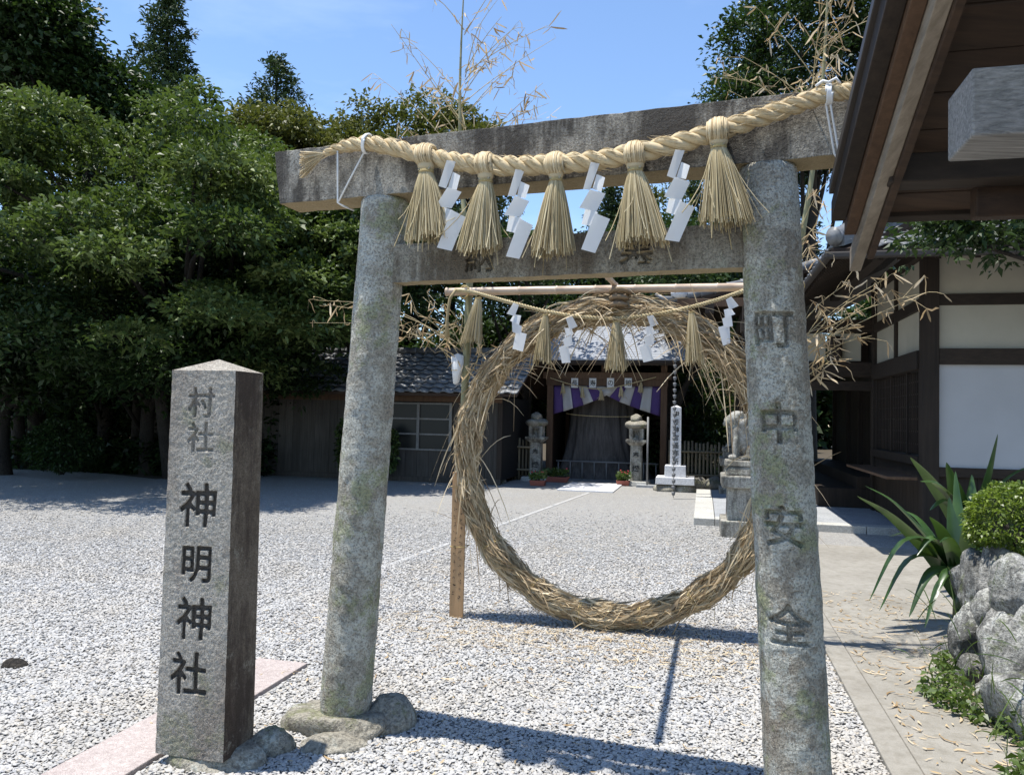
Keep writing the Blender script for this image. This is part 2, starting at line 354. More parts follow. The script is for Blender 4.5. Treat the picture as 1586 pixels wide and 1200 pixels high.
M['pot'] = plain('terracotta', (.32, .10, .07), .7, .3)
M['petal'] = plain('red petals', (.5, .05, .07), .6, .2)
M['bark'] = stone('bark', (.018, .015, .012), (.045, .038, .030), grain=40, bump=1.)
M['stump'] = wood('ancient stump wood', (.05, .045, .042), (.15, .135, .125), .6, 2, 1., .9, 0)
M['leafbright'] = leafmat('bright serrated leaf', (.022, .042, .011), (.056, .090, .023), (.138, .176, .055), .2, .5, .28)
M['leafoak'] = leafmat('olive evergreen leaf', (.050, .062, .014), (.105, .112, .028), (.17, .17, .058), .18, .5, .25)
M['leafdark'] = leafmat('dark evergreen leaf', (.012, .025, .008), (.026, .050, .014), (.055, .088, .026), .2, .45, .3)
M['leafcedar'] = leafmat('cedar needle', (.022, .042, .018), (.040, .068, .026), (.075, .105, .040), .1, .6, .2)
M['leafbox'] = leafmat('box hedge leaf', (.05, .085, .012), (.115, .165, .024), (.20, .25, .045), .3)
M['weed'] = leafmat('weed leaf', (.04, .07, .016), (.075, .12, .028), (.13, .18, .05), .3)
t = Nt('strap leaf'); n = t.noise(4, 4, .6); t.col(t.ramp(n, (.3, (.016, .042, .013)), (.7, (.05, .10, .024)))).rough(.32); t.b.inputs['Specular IOR Level'].default_value = .5
tr = t.n.new('ShaderNodeBsdfTranslucent'); tr.inputs[0].default_value = (.10, .18, .03, 1); ms = t.n.new('ShaderNodeMixShader'); ms.inputs[0].default_value = .14
t.link(t.b.outputs[0], ms.inputs[1]); t.link(tr.outputs[0], ms.inputs[2]); t.link(ms.outputs[0], t.out.inputs[0]); M['strap'] = t.m

# ------------------------------------------------------------------ ground
def fbm(x, y, z=0., s=1.): return mnoise.fractal(Vector((x * s, y * s, z * s)), 1., 2., 4)
g = 260.
put('gravel_ground', ([(-g, -g, 0), (g, -g, 0), (g, g, 0), (-g, g, 0)], [(0, 1, 2, 3)]), M['gravelbed']); tag(bpy.data.objects['gravel_ground'], 'pale grey gravel courtyard', kind='structure')
# forest floor under the trees, an irregular sheet 4 mm above the gravel
edge = []
for i in range(61):
    r = -40 + i * 75 / 60; dd = 15.2 + .9 * math.sin(r * .7) + .6 * fbm(r, 3.1, 0, .6) + (4.6 if r > -10.2 else 0) + (1.5 if r > -4 else 0)
    edge.append(B(r, max(dd, 12.6), .004))
V = edge + [B(-40 + i * 75 / 60, 120, .004) for i in range(61)]
tag(put('forest_floor', (V, [(i, i + 1, 62 + i, 61 + i) for i in range(60)]), M['soil']), 'dark leaf-littered soil under the trees', kind='structure')
# concrete path along the right with its kerb strip
tag(put('path', MB().boxB(.93, 3.2, -1.5, 10.2, -.05, .022), M['concrete'], bevel=.006), 'concrete path beside the stone wall', kind='structure')
k = bpy.data.objects['path']; ORG['path'] = np.zeros(3)
y = -1.5
while y < 10.1:
    L = 12.; y1 = min(y + L, 10.2)
    put('kerb_stone', MB().boxB(.79, .925, y + .006, y1 - .006, -.05, .026 + .004 * random.random()), M['concrete'], k, bevel=.006); y = y1
# granite strip, buried kerb line, shrine slab
ks = tag(put('granite_strip', MB().boxB(-2.57, -2.25, 1.0, 2.62, -.05, .02), M['pink'], bevel=.004), 'pink granite paving strip set into the gravel', kind='structure')
put('slab', MB().boxB(-2.57, -2.25, 2.628, 4.22, -.05, .022), M['pink'], ks, bevel=.004)
a, b = B(-3.46, 2.9), B(-2.24, 15.6); dirv = (b - a) / np.linalg.norm(b - a); nv = np.array([dirv[1], -dirv[0], 0])
kl = tag(put('kerb_line', MB().boxf(a + EZ * -.05, dirv * 3.9, nv * .07, EZ * .056), M['kerbline'], bevel=.004), 'thin buried kerb line running across the gravel', kind='structure')
for s0, s1 in ((4.0, 7.1), (7.2, 10.1), (10.2, 12.75)): put('kerb_stone', MB().boxf(a + dirv * s0 + EZ * -.05, dirv * (s1 - s0), nv * .07, EZ * .057), M['kerbline'], kl, bevel=.004)
fs = tag(put('forecourt_slab', MB().boxB(-2.9, -1.75, 15.75, 17.6, -.05, .03), M['white_granite'], bevel=.01), 'pale stone slab before the stump shelter', kind='structure')
# stone apron before the hall
ap = tag(put('hall_apron', MB().boxB(.18, 3.2, 11.78, 16.3, -.05, .10), M['slate'], bevel=.006), 'stone paved apron in front of the hall', kind='structure')
for i in range(4): put('border_stone', MB().boxB(-.12, .172, 11.5 + i * 1.2, 11.5 + i * 1.2 + 1.192, -.05, .105), M['paving'], ap, bevel=.008)
for i in range(3): put('border_stone', MB().boxB(.18 + i * 1.0, .18 + i * 1.0 + .992, 11.5, 11.772, -.05, .104), M['paving'], ap, bevel=.008)

# ------------------------------------------------------------------ gravel pebbles (real stones near the camera)
TL = np.array([-.767, 3.77, 0]); TYAW = .3507; TA = np.array([math.cos(TYAW), -math.sin(TYAW), 0]); TN = np.array([-math.sin(TYAW), -math.cos(TYAW), 0]); TS = 2.0414
MKC = np.array([-1.32, 3.50, 0])
N = 620000
Y = 1.6 + (13. - 1.6) * rng.random(N); X = (rng.random(N) * 2 - 1) * (.74 * Y + 1.0)
pr = X * ER[0] + Y * ER[1]; pd = X * ED[0] + Y * ED[1]
ok = (pr < .79) & ~((pr > -2.59) & (pr < -2.23) & (pd < 4.24)) & ~((pr > -.14) & (pd > 11.45))
ok &= np.hypot(X - TL[0], Y - TL[1]) > .2
ok &= rng.random(N) < np.clip((13. - Y) / 7.0, 0, 1) ** 1.4
X, Y = X[ok], Y[ok]; n = len(X)
me = bpy.data.meshes.new('gravel'); me.vertices.add(n)
me.vertices.foreach_set('co', np.c_[X, Y, .002 + .008 * rng.random(n)].astype(np.float32).ravel())
sz = .0058 + .0052 * rng.random(n) ** 1.6
a = me.attributes.new('psc', 'FLOAT_VECTOR', 'POINT'); a.data.foreach_set('vector', np.c_[sz * (1. + .5 * rng.random(n)), sz, sz * (.34 + .2 * rng.random(n))].astype(np.float32).ravel())
a = me.attributes.new('prot', 'FLOAT_VECTOR', 'POINT'); a.data.foreach_set('vector', np.c_[rng.normal(0, .35, n), rng.normal(0, .35, n), rng.random(n) * 6.28].astype(np.float32).ravel())
gv = bpy.data.objects.new('gravel', me); COL.objects.link(gv); tag(gv, 'loose pale grey and bluish pebbles covering the courtyard', 'gravel', kind='stuff')
ng = bpy.data.node_groups.new('gravel', 'GeometryNodeTree')
ng.interface.new_socket('Geometry', in_out='INPUT', socket_type='NodeSocketGeometry'); ng.interface.new_socket('Geometry', in_out='OUTPUT', socket_type='NodeSocketGeometry')
gi = ng.nodes.new('NodeGroupInput'); go = ng.nodes.new('NodeGroupOutput'); ic = ng.nodes.new('GeometryNodeMeshIcoSphere'); ic.inputs['Subdivisions'].default_value = 2; ic.inputs['Radius'].default_value = 1
ss = ng.nodes.new('GeometryNodeSetShadeSmooth'); sm = ng.nodes.new('GeometryNodeSetMaterial'); sm.inputs['Material'].default_value = M['pebble']
ip = ng.nodes.new('GeometryNodeInstanceOnPoints')
a1 = ng.nodes.new('GeometryNodeInputNamedAttribute'); a1.data_type = 'FLOAT_VECTOR'; a1.inputs[0].default_value = 'psc'
a2 = ng.nodes.new('GeometryNodeInputNamedAttribute'); a2.data_type = 'FLOAT_VECTOR'; a2.inputs[0].default_value = 'prot'
er_ = ng.nodes.new('FunctionNodeEulerToRotation')
ng.links.new(ic.outputs[0], ss.inputs[0]); ng.links.new(ss.outputs[0], sm.inputs[0]); ng.links.new(gi.outputs[0], ip.inputs['Points']); ng.links.new(sm.outputs[0], ip.inputs['Instance'])
ng.links.new(a1.outputs[0], ip.inputs['Scale']); ng.links.new(a2.outputs[0], er_.inputs[0]); ng.links.new(er_.outputs[0], ip.inputs['Rotation']); ng.links.new(ip.outputs[0], go.inputs[0])
gm = gv.modifiers.new('gravel', 'NODES'); gm.node_group = ng

# ------------------------------------------------------------------ stones: an icosphere beaten into a boulder
def boulder(c, rx, ry, rz, seed=0, rough=.28, sub=4, flat=None, yaw=0.):
    bm = bmesh.new(); bmesh.ops.create_icosphere(bm, subdivisions=sub, radius=1.); rs = np.random.default_rng(seed + 100)
    pn = rs.normal(0, 1, (15, 3)); pn /= np.linalg.norm(pn, axis=1, keepdims=True); ph_ = 1 - rough * (.25 + 1.0 * rs.random(15)); V = []
    for v in bm.verts:
        p = v.co.copy(); q = Vector((p.x + seed * 3.1, p.y - seed * 1.7, p.z + seed * .9)); dt = pn @ np.array(p); mk_ = dt > .2
        k = min(1., float(np.min(ph_[mk_] / dt[mk_]))) if mk_.any() else 1.
        k += rough * .22 * mnoise.fractal(q * 1.6, 1., 2., 3) + rough * .14 * mnoise.fractal(q * 5.5, 1., 2., 4)
        x, y, z = p.x * k * rx, p.y * k * ry, p.z * k * rz
        if flat is not None and z > flat: z = flat + (z - flat) * .15
        V.append(np.asarray(c) + np.array([x * math.cos(yaw) - y * math.sin(yaw), x * math.sin(yaw) + y * math.cos(yaw), z]))
    Fs = [tuple(v.index for v in f.verts) for f in bm.faces]; bm.free(); return V, Fs

# ------------------------------------------------------------------ the torii
torii = empty('stone_torii', TL + TA * TS / 2, 'weathered grey stone torii gate hung with thick straw rope', 'gate')
def T(a, n, z): return TL + TA * a + TN * n + EZ * z
LEAN = .0567; RB, RT = .1228, .1105; ZN0, ZN1, ZK0, ZK1, TK, TNK = 2.1185, 2.2981, 2.5287, 2.7928, .088, .0508
def pil_r(z, sc): return (RB + (RT - RB) * z / 2.6) * sc
def pillar(a0, lean, sc, z0, chars=None):
    base = math.atan2(TN[1], TN[0]); ang = np.linspace(0, 2 * math.pi, 73)[:-1]; zs = np.linspace(z0, 2.527, 171); spots = []
    if chars:
        ang = np.r_[np.linspace(base - .82, base + .82, 130), np.linspace(base + .82, base - .82 + 2 * math.pi, 46)[1:-1]]
        for ch, py in chars:
            lo, hi = 0., 2.6
            for _ in range(40):
                zz = (lo + hi) / 2; p = T(a0 + lean * zz, pil_r(zz, sc), zz); d = p - np.array([0, 0, H]); fw = d[1] * _c + d[2] * _s; up = -d[1] * _s + d[2] * _c
                if 600 + F * d[0] / fw * _sr - F * up / fw * _cr > py: lo = zz
                else: hi = zz
            spots.append((ch, zz))
        zs = np.unique(np.r_[np.linspace(z0, 2.527, 150), np.concatenate([np.linspace(z - .10, z + .10, 92) for _, z in spots])])
    nz, nn = len(zs) - 1, len(ang); V = []; ink = []
    for i, z in enumerate(zs):
        c = T(a0 + lean * z, 0, z); R = pil_r(z, sc) - (.006 if i == nz else 0); dep = np.zeros(nn)
        for ch, zz in spots:
            if abs(z - zz) < .1: dep = np.maximum(dep, gsample(ch, np.where(np.abs(ang - base) < .83, (ang - base) * R / .175, 9.), np.full(nn, (z - zz) / .165)))
        for j, an in enumerate(ang):
            x, y = math.cos(an), math.sin(an); q = Vector((c[0] + x * R, c[1] + y * R, z))
            k = R + .0030 * mnoise.fractal(q * 22, 1., 2., 4) + .004 * mnoise.noise(q * 5) - .0022 * max(0, mnoise.noise(q * 34)) - .021 * dep[j]
            V.append(c + np.array([x, y, 0]) * k)
        ink.append(dep)
    Fs = [(i * nn + j, i * nn + (j + 1) % nn, (i + 1) * nn + (j + 1) % nn, (i + 1) * nn + j) for i in range(nz) for j in range(nn)]
    Fs += [tuple(range(nn))[::-1], tuple(nz * nn + j for j in range(nn))]
    o = put('pillar', (V, Fs), M['pillar'], torii, smooth=True); carve_attr(o, np.concatenate(ink) * .36); return o  # strokes part darkened for recess shade and grime
pillar(0, LEAN, 1., .07); pillar(TS, -LEAN, 1.032, .05, (('町', 510), ('中', 655), ('安', 815), ('全', 968)))
def slabgrid(a0t, a1t, a0b, a1b, n0, z0, z1, na, nzz, amp, cut=None):
    """beam as a beaten box: gridded outer faces"""
    bm = bmesh.new(); nn = 5
    def P(u, v, w):
        a = (a0b + (a0t - a0b) * w) * (1 - u) + (a1b + (a1t - a1b) * w) * u; p = T(a, n0 * (1 - 2 * v), z0 + (z1 - z0) * w)
        q = Vector(p); e = min(u * na, (1 - u) * na, v * nn, (1 - v) * nn, w * nzz, (1 - w) * nzz)
        if cut and v == 0: p = p - TN * .018 * cut(p)
        return p + amp * np.array([mnoise.noise(q * 9), mnoise.noise(q * 9 + Vector((7, 0, 0))), mnoise.fractal(q * 13 + Vector((0, 5, 0)), 1., 2., 3)])
    idx = {}
    def vid(i, j, k):
        if (i, j, k) not in idx: idx[i, j, k] = bm.verts.new(P(i / na, j / nn, k / nzz))
        return idx[i, j, k]
    for i in range(na):
        for j in range(nn): bm.faces.new([vid(i, j, 0), vid(i, j + 1, 0), vid(i + 1, j + 1, 0), vid(i + 1, j, 0)]); bm.faces.new([vid(i, j, nzz), vid(i + 1, j, nzz), vid(i + 1, j + 1, nzz), vid(i, j + 1, nzz)])
        for k in range(nzz): bm.faces.new([vid(i, 0, k), vid(i + 1, 0, k), vid(i + 1, 0, k + 1), vid(i, 0, k + 1)]); bm.faces.new([vid(i, nn, k), vid(i, nn, k + 1), vid(i + 1, nn, k + 1), vid(i + 1, nn, k)])
    for j in range(nn):
        for k in range(nzz): bm.faces.new([vid(0, j, k), vid(0, j, k + 1), vid(0, j + 1, k + 1), vid(0, j + 1, k)]); bm.faces.new([vid(na, j, k), vid(na, j + 1, k), vid(na, j + 1, k + 1), vid(na, j, k + 1)])
    bmesh.ops.recalc_face_normals(bm, faces=bm.faces); bm.verts.index_update()
    V = [v.co[:] for v in bm.verts]; Fs = [tuple(v.index for v in f.verts) for f in bm.faces]; bm.free(); return V, Fs
put('top_beam', slabgrid(-.444, TS + .46, -.405, TS + .42, TK, ZK0, ZK1, 110, 14, .0035), M['beam'], torii, bevel=.004)
NP = T(0, TNK, 0); NCH = [(ch, onplane(px, 397, NP, TN)) for ch, px in (('納', 742), ('奉', 986))]
def nkcut(p): return max(float(gsample(ch, np.array([np.dot(p - c, TA) / .15]), np.array([(p[2] - c[2]) / .15]))[0]) for ch, c in NCH)
nk = put('tie_beam', slabgrid(.09, TS - .09, .09, TS - .09, TNK, ZN0, ZN1, 460, 46, .0025, nkcut), M['nuki'], torii); carve_attr(nk, [.42 * nkcut(q) if np.dot(q - NP, TN) > -.04 else 0. for q in (np.array(v.co[:]) + ORG[torii.name] for v in nk.data.vertices)])  # beam strokes get the same recess shade in their colour
for k, (a, n_, rx, ry, rz, sd, yw) in enumerate(((-.01, .02, .30, .22, .13, 3, -.3), (.17, -.10, .15, .15, .15, 5, .4), (.06, .22, .17, .11, .07, 8, 0.))):
    put('base_stone', boulder(T(a, n_, .005), rx, ry, rz, sd, .25, 4, .085 if k == 0 else None, yw), M['rock'], torii, smooth=True)
put('base_stone', boulder(T(TS, .0, .0), .27, .25, .1, 4, .2, 4, .06), M['rock'], torii, smooth=True)

# ------------------------------------------------------------------ the name pillar at left
FLb, FRb = gnd(240, 1166, .05), gnd(345, 1181, .05); mx_ = (FRb - FLb) / np.linalg.norm(FRb - FLb); mn = np.array([mx_[1], -mx_[0], 0])   # outward = towards camera
mw = np.linalg.norm(FRb - FLb); mdp = .225
mk = empty('stone_name_pillar', (FLb + FRb) / 2 - mn * mdp / 2 + EZ * -.05, 'square brown grey granite pillar carved with a column of characters', 'stone pillar')
mc = (FLb + FRb) / 2 - mn * mdp / 2; MH = 1.615
def MKP(u, v, z): k = 1 - .05 * (z / MH); return mc + mx_ * u * mw / 2 * k - mn * v * mdp / 2 * k + EZ * z
MCH = []
for ch, px, py, sz, dep, pnt in (('村', 310, 623, .135, .010, .42), ('社', 309, 677, .135, .009, .40), ('神', 305, 782, .195, .014, 1), ('明', 303, 874, .165, .014, 1), ('神', 299, 958, .185, .014, 1), ('社', 291, 1043, .185, .014, 1)):
    q = onplane(px, py, FLb, mn); MCH.append((ch, np.dot(q - mc, mx_), q[2] - mc[2], sz, dep, pnt))
nu, nz_ = 100, 480; us = np.linspace(-1, 1, nu + 1); V = []; ink = []; Fs = []
for k in range(nz_ + 1):
    z = MH * k / nz_; kk_ = 1 - .05 * z / MH; xs = us * mw / 2 * kk_; dp = np.zeros(nu + 1); pn_ = np.zeros(nu + 1)
    for ch, cx_, cz_, sz, dep, pnt in MCH:
        if abs(z - cz_) < sz * .62: g_ = gsample(ch, (xs - cx_) / (sz * .97), np.full(nu + 1, (z - cz_) / sz)); dp = np.maximum(dp, g_ * dep); pn_ = np.maximum(pn_, g_ * pnt)
    for i, u in enumerate(us):
        pt = MKP(u, -1, z); q = Vector(pt); e = 1 - abs(u) ** 8; V.append(pt - mn * (dp[i] + (.0011 * mnoise.fractal(q * 55, 1., 2., 3) + .0006) * e + .004 * (1 - e) * max(0, .3 + mnoise.noise(q * 25))))
    ink.extend(pn_)
W_ = nu + 1
for k in range(nz_):
    for i in range(nu): Fs.append((k * W_ + i, k * W_ + i + 1, (k + 1) * W_ + i + 1, (k + 1) * W_ + i))
b0 = len(V)
for k in range(nz_ + 1): V += [MKP(1, 1, MH * k / nz_), MKP(-1, 1, MH * k / nz_)]
for k in range(nz_):
    r0, r1, l0, l1 = k * W_ + nu, (k + 1) * W_ + nu, k * W_, (k + 1) * W_; p0, p1 = b0 + 2 * k, b0 + 2 * k + 2; Fs += [(r0, p0, p1, r1), (p0, p0 + 1, p1 + 1, p1), (p0 + 1, l0, l1, p1 + 1)]
V.append(MKP(0, 0, MH) + EZ * .055); ap_ = len(V) - 1; tr_ = nz_ * W_
for i in range(nu): Fs.append((tr_ + i, tr_ + i + 1, ap_))
Fs += [(tr_ + nu, b0 + 2 * nz_, ap_), (b0 + 2 * nz_, b0 + 2 * nz_ + 1, ap_), (b0 + 2 * nz_ + 1, tr_, ap_)]
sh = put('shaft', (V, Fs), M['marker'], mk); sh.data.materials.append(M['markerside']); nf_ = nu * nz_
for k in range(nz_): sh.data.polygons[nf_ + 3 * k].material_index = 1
carve_attr(sh, np.r_[ink, np.zeros(len(V) - len(ink))])
put('base_stone', boulder(mc + mx_ * .05 + EZ * -.07, .235, .17, .125, 11, .2, 4, .09, math.atan2(mx_[1], mx_[0])), M['rock'], mk, smooth=True)
put('base_stone', boulder(gnd(418, 1160), .12, .10, .10, 13, .3, 4, None, .3), M['rock'], mk, smooth=True)
tag(put('dark_stone', boulder(gnd(22, 1034), .075, .06, .06, 17, .3, 3), M['bark'], origin=gnd(22, 1034), smooth=True), 'lone dark stone lying on the gravel away from the granite pillar', 'stone')

# ------------------------------------------------------------------ straw helpers
def ribbons(paths, widths, val, tri=False):
    """many strands at once: paths (n,k,3); flat ribbons, or thin three-sided stalks"""
    P = np.asarray(paths, float); n, k, _ = P.shape
    t = np.gradient(P, axis=1); t /= np.linalg.norm(t, axis=2, keepdims=True) + 1e-9
    rv = rng.normal(size=(n, 1, 3)); a = np.cross(t, np.broadcast_to(rv, t.shape)); a /= np.linalg.norm(a, axis=2, keepdims=True) + 1e-9
    w = np.asarray(widths)[:, None, None]
    if not tri:
        tp = np.ones(k); tp[-1] = .25; tp[0] = .6; tp = tp[None, :, None]
        V = np.stack([P - a * w * tp / 2, P + a * w * tp / 2], 2).reshape(-1, 3)
        i = np.arange(n)[:, None] * k * 2 + np.arange(k - 1)[None, :] * 2
        Fs = np.stack([i, i + 1, i + 3, i + 2], -1).reshape(-1, 4); return V, Fs, np.repeat(val, k - 1)
    b = np.cross(a, t); V = np.stack([P + (a * math.cos(q) + b * math.sin(q)) * w / 2 for q in (0, 2.094, 4.189)], 2).reshape(-1, 3)
    i = np.arange(n)[:, None] * k * 3 + np.arange(k - 1)[None, :] * 3
    Fs = np.concatenate([np.stack([i + x, i + (x + 1) % 3, i + 3 + (x + 1) % 3, i + 3 + x], -1).reshape(-1, 4) for x in range(3)]); return V, Fs, np.tile(np.repeat(val, k - 1), 3)
def strands(name, paths, widths, mat, parent, tri=False, val=None, kind='stuff'):
    v = rng.random(len(paths)) if val is None else val
    V, Fs, vv = ribbons(paths, widths, v, tri); o = put(name, (V, Fs), mat, parent, smooth=tri, val=vv)
    if kind: o['kind'] = kind
    return o
def spline(P, n):
    P = np.asarray(P, float); k = len(P); out = []
    for i in np.linspace(0, k - 1, n):
        j = min(int(i), k - 2); t = i - j; p0, p1, p2, p3 = P[max(j - 1, 0)], P[j], P[j + 1], P[min(j + 2, k - 1)]
        out.append(.5 * ((2 * p1) + (-p0 + p2) * t + (2 * p0 - 5 * p1 + 4 * p2 - p3) * t * t + (-p0 + 3 * p1 - 3 * p2 + p3) * t ** 3))
    return np.array(out)
def lay_rope(name, path, rad, turns, parent, mat, nstr=3, n=None, hairs=0):
    """laid rope: strands twisted round the path, each a part"""
    n = n or int(turns * 14); P = spline(path, n); t = np.gradient(P, axis=0); t /= np.linalg.norm(t, axis=1, keepdims=True)
    up = np.array([0, 0, 1.]); a = np.cross(t, up); a /= np.linalg.norm(a, axis=1, keepdims=True); b = np.cross(a, t)
    R = np.full(n, rad) if np.isscalar(rad) else np.interp(np.linspace(0, 1, n), np.linspace(0, 1, len(rad)), rad)
    for s in range(nstr):
        ph = -2 * math.pi * (turns * np.linspace(0, 1, n) + s / nstr)
        Q = P + (a * np.cos(ph)[:, None] + b * np.sin(ph)[:, None]) * (R * .58)[:, None]
        mb = MB().tube(Q, R * .52, 10); put(name, mb, mat, parent, smooth=True, val=np.full(len(mb.F), .55))
    if hairs:
        i = rng.integers(2, n - 3, hairs); an = rng.random(hairs) * 6.28; ln = .03 + .09 * rng.random(hairs)
        rad_ = a[i] * np.cos(an)[:, None] + b[i] * np.sin(an)[:, None]; st = P[i] + rad_ * (R[i] * 1.0)[:, None]
        tw = t[i] * (rng.choice([-1, 1], hairs) * (.6 + rng.random(hairs)))[:, None]
        u = np.linspace(0, 1, 4)[None, :, None]; lift = rad_ * (.1 + .5 * rng.random(hairs) ** 3)[:, None]
        strands('loose_straw', st[:, None] + (tw[:, None] * u + lift[:, None] * u * u) * (ln * .6)[:, None, None], .0018 + .0015 * rng.random(hairs), mat, parent)
    return P
def surface_straw(P, t, a, b, R, turns, ns, parent, mat):   # fine straws following the lay, so the rope reads as fibre
    n = len(P); L = 16; i0 = rng.integers(0, n - L, ns); k = np.arange(0, L, 3); j = i0[:, None] + k[None, :]
    s = rng.integers(0, 3, ns); ph = -2 * math.pi * (turns * j / (n - 1) + s[:, None] / 3); q = rng.random(ns)[:, None] * 6.28 + .05 * k[None, :]
    rr = R[j]; cx = np.cos(ph) * rr * .58 + np.cos(q) * rr * .525; cy = np.sin(ph) * rr * .58 + np.sin(q) * rr * .525
    strands('straw', P[j] + a[j] * cx[..., None] + b[j] * cy[..., None], .0022 + .002 * rng.random(ns), mat, parent)

# ------------------------------------------------------------------ great rope on the torii
RP = T(0, TK + .055, 0)
rope_px = [(502, 238), (530, 228), (567, 222), (615, 230), (660, 242), (705, 250), (752, 256), (806, 257), (862, 254), (920, 249), (980, 238), (1050, 222), (1113, 203), (1180, 181), (1240, 160), (1290, 144), (1340, 143), (1380, 147)]
rope = empty('straw_rope', onplane(862, 254, RP, TN), 'thick twisted pale straw rope tied along the top beam of the stone torii', 'rope')
pts = [onplane(x, y, RP, TN) for x, y in rope_px]
TURN = 13
P = lay_rope('strand', pts, [.012, .030, .036, .038, .039, .041, .041, .039, .039, .037, .035, .033, .030, .025], TURN, rope, M['rope'], 3, 420, 420)
t_ = np.gradient(P, axis=0); t_ /= np.linalg.norm(t_, axis=1, keepdims=True); a_ = np.cross(t_, EZ); a_ /= np.linalg.norm(a_, axis=1, keepdims=True); b_ = np.cross(a_, t_)
R_ = np.interp(np.linspace(0, 1, 420), np.linspace(0, 1, 14), [.012, .030, .036, .038, .039, .041, .041, .039, .039, .037, .035, .033, .030, .025])
surface_straw(P, t_, a_, b_, R_, TURN, 5200, rope, M['rope'])
# frayed tip
tip = onplane(504, 238, RP, TN); n = 150; u = np.linspace(0, 1, 4)[None, :, None]
en = np.array([onplane(463 + 12 * q, 233 + 42 * p, RP + TN * (.03 * (w - .5)), TN) for q, p, w in zip(rng.random(n), rng.random(n), rng.random(n))])
strands('frayed_end', tip + (en - tip)[:, None] * u + EZ * (-.006) * u * u, .002 + .0015 * rng.random(n), M['rope'], rope, True)
def cordp(pxs, off, r=.0045):
    return MB().tube([onplane(x, y, T(0, TK + o, 0), TN) for (x, y), o in zip(pxs, off)], r, 6)
put('tie_cord', cordp([(523, 234), (523, 280), (523, 314), (531, 319), (548, 326)], (.07, .012, .006, -.004, -.10)), M['cord'], rope, True)
put('tie_cord', cordp([(566, 232), (545, 272), (524, 313)], (.06, .012, .008)), M['cord'], rope, True)
tw = onplane(569, 223, RP, TN); put('tie_cord', MB().tube([tw + a_[60] * .042 * math.cos(q) + b_[60] * .044 * math.sin(q) + TA * (.012 * q / 20 - .006) for q in np.linspace(0, 19, 70)], .0048, 6), M['cord'], rope, True)
for dx in (0, 7): put('tie_cord', cordp([(1277 + dx, 147), (1283 + dx, 185), (1292 + dx, 238), (1299 + dx, 250), (1306 + dx, 262)], (.075, .03, .008, -.01, -.12), .004), M['cord'], rope, True)
tw = onplane(1283, 147, RP, TN); put('tie_cord', MB().tube([tw + TN * .034 * math.cos(q) + EZ * .036 * math.sin(q) + TA * (.016 * q / 20 - .008) for q in np.linspace(0, 25, 80)], .0048, 6), M['cord'], rope, True)
put('tie_cord', MB().tube([tw + EZ * .03 + TN * .02 + TA * -.045, tw + EZ * .048 + TN * .02 + TA * -.02, tw + EZ * .035 + TN * .03, tw + EZ * .052 + TN * .02 + TA * .025, tw + EZ * .03 + TN * .02 + TA * .04], .006, 6), M['cord'], rope, True)

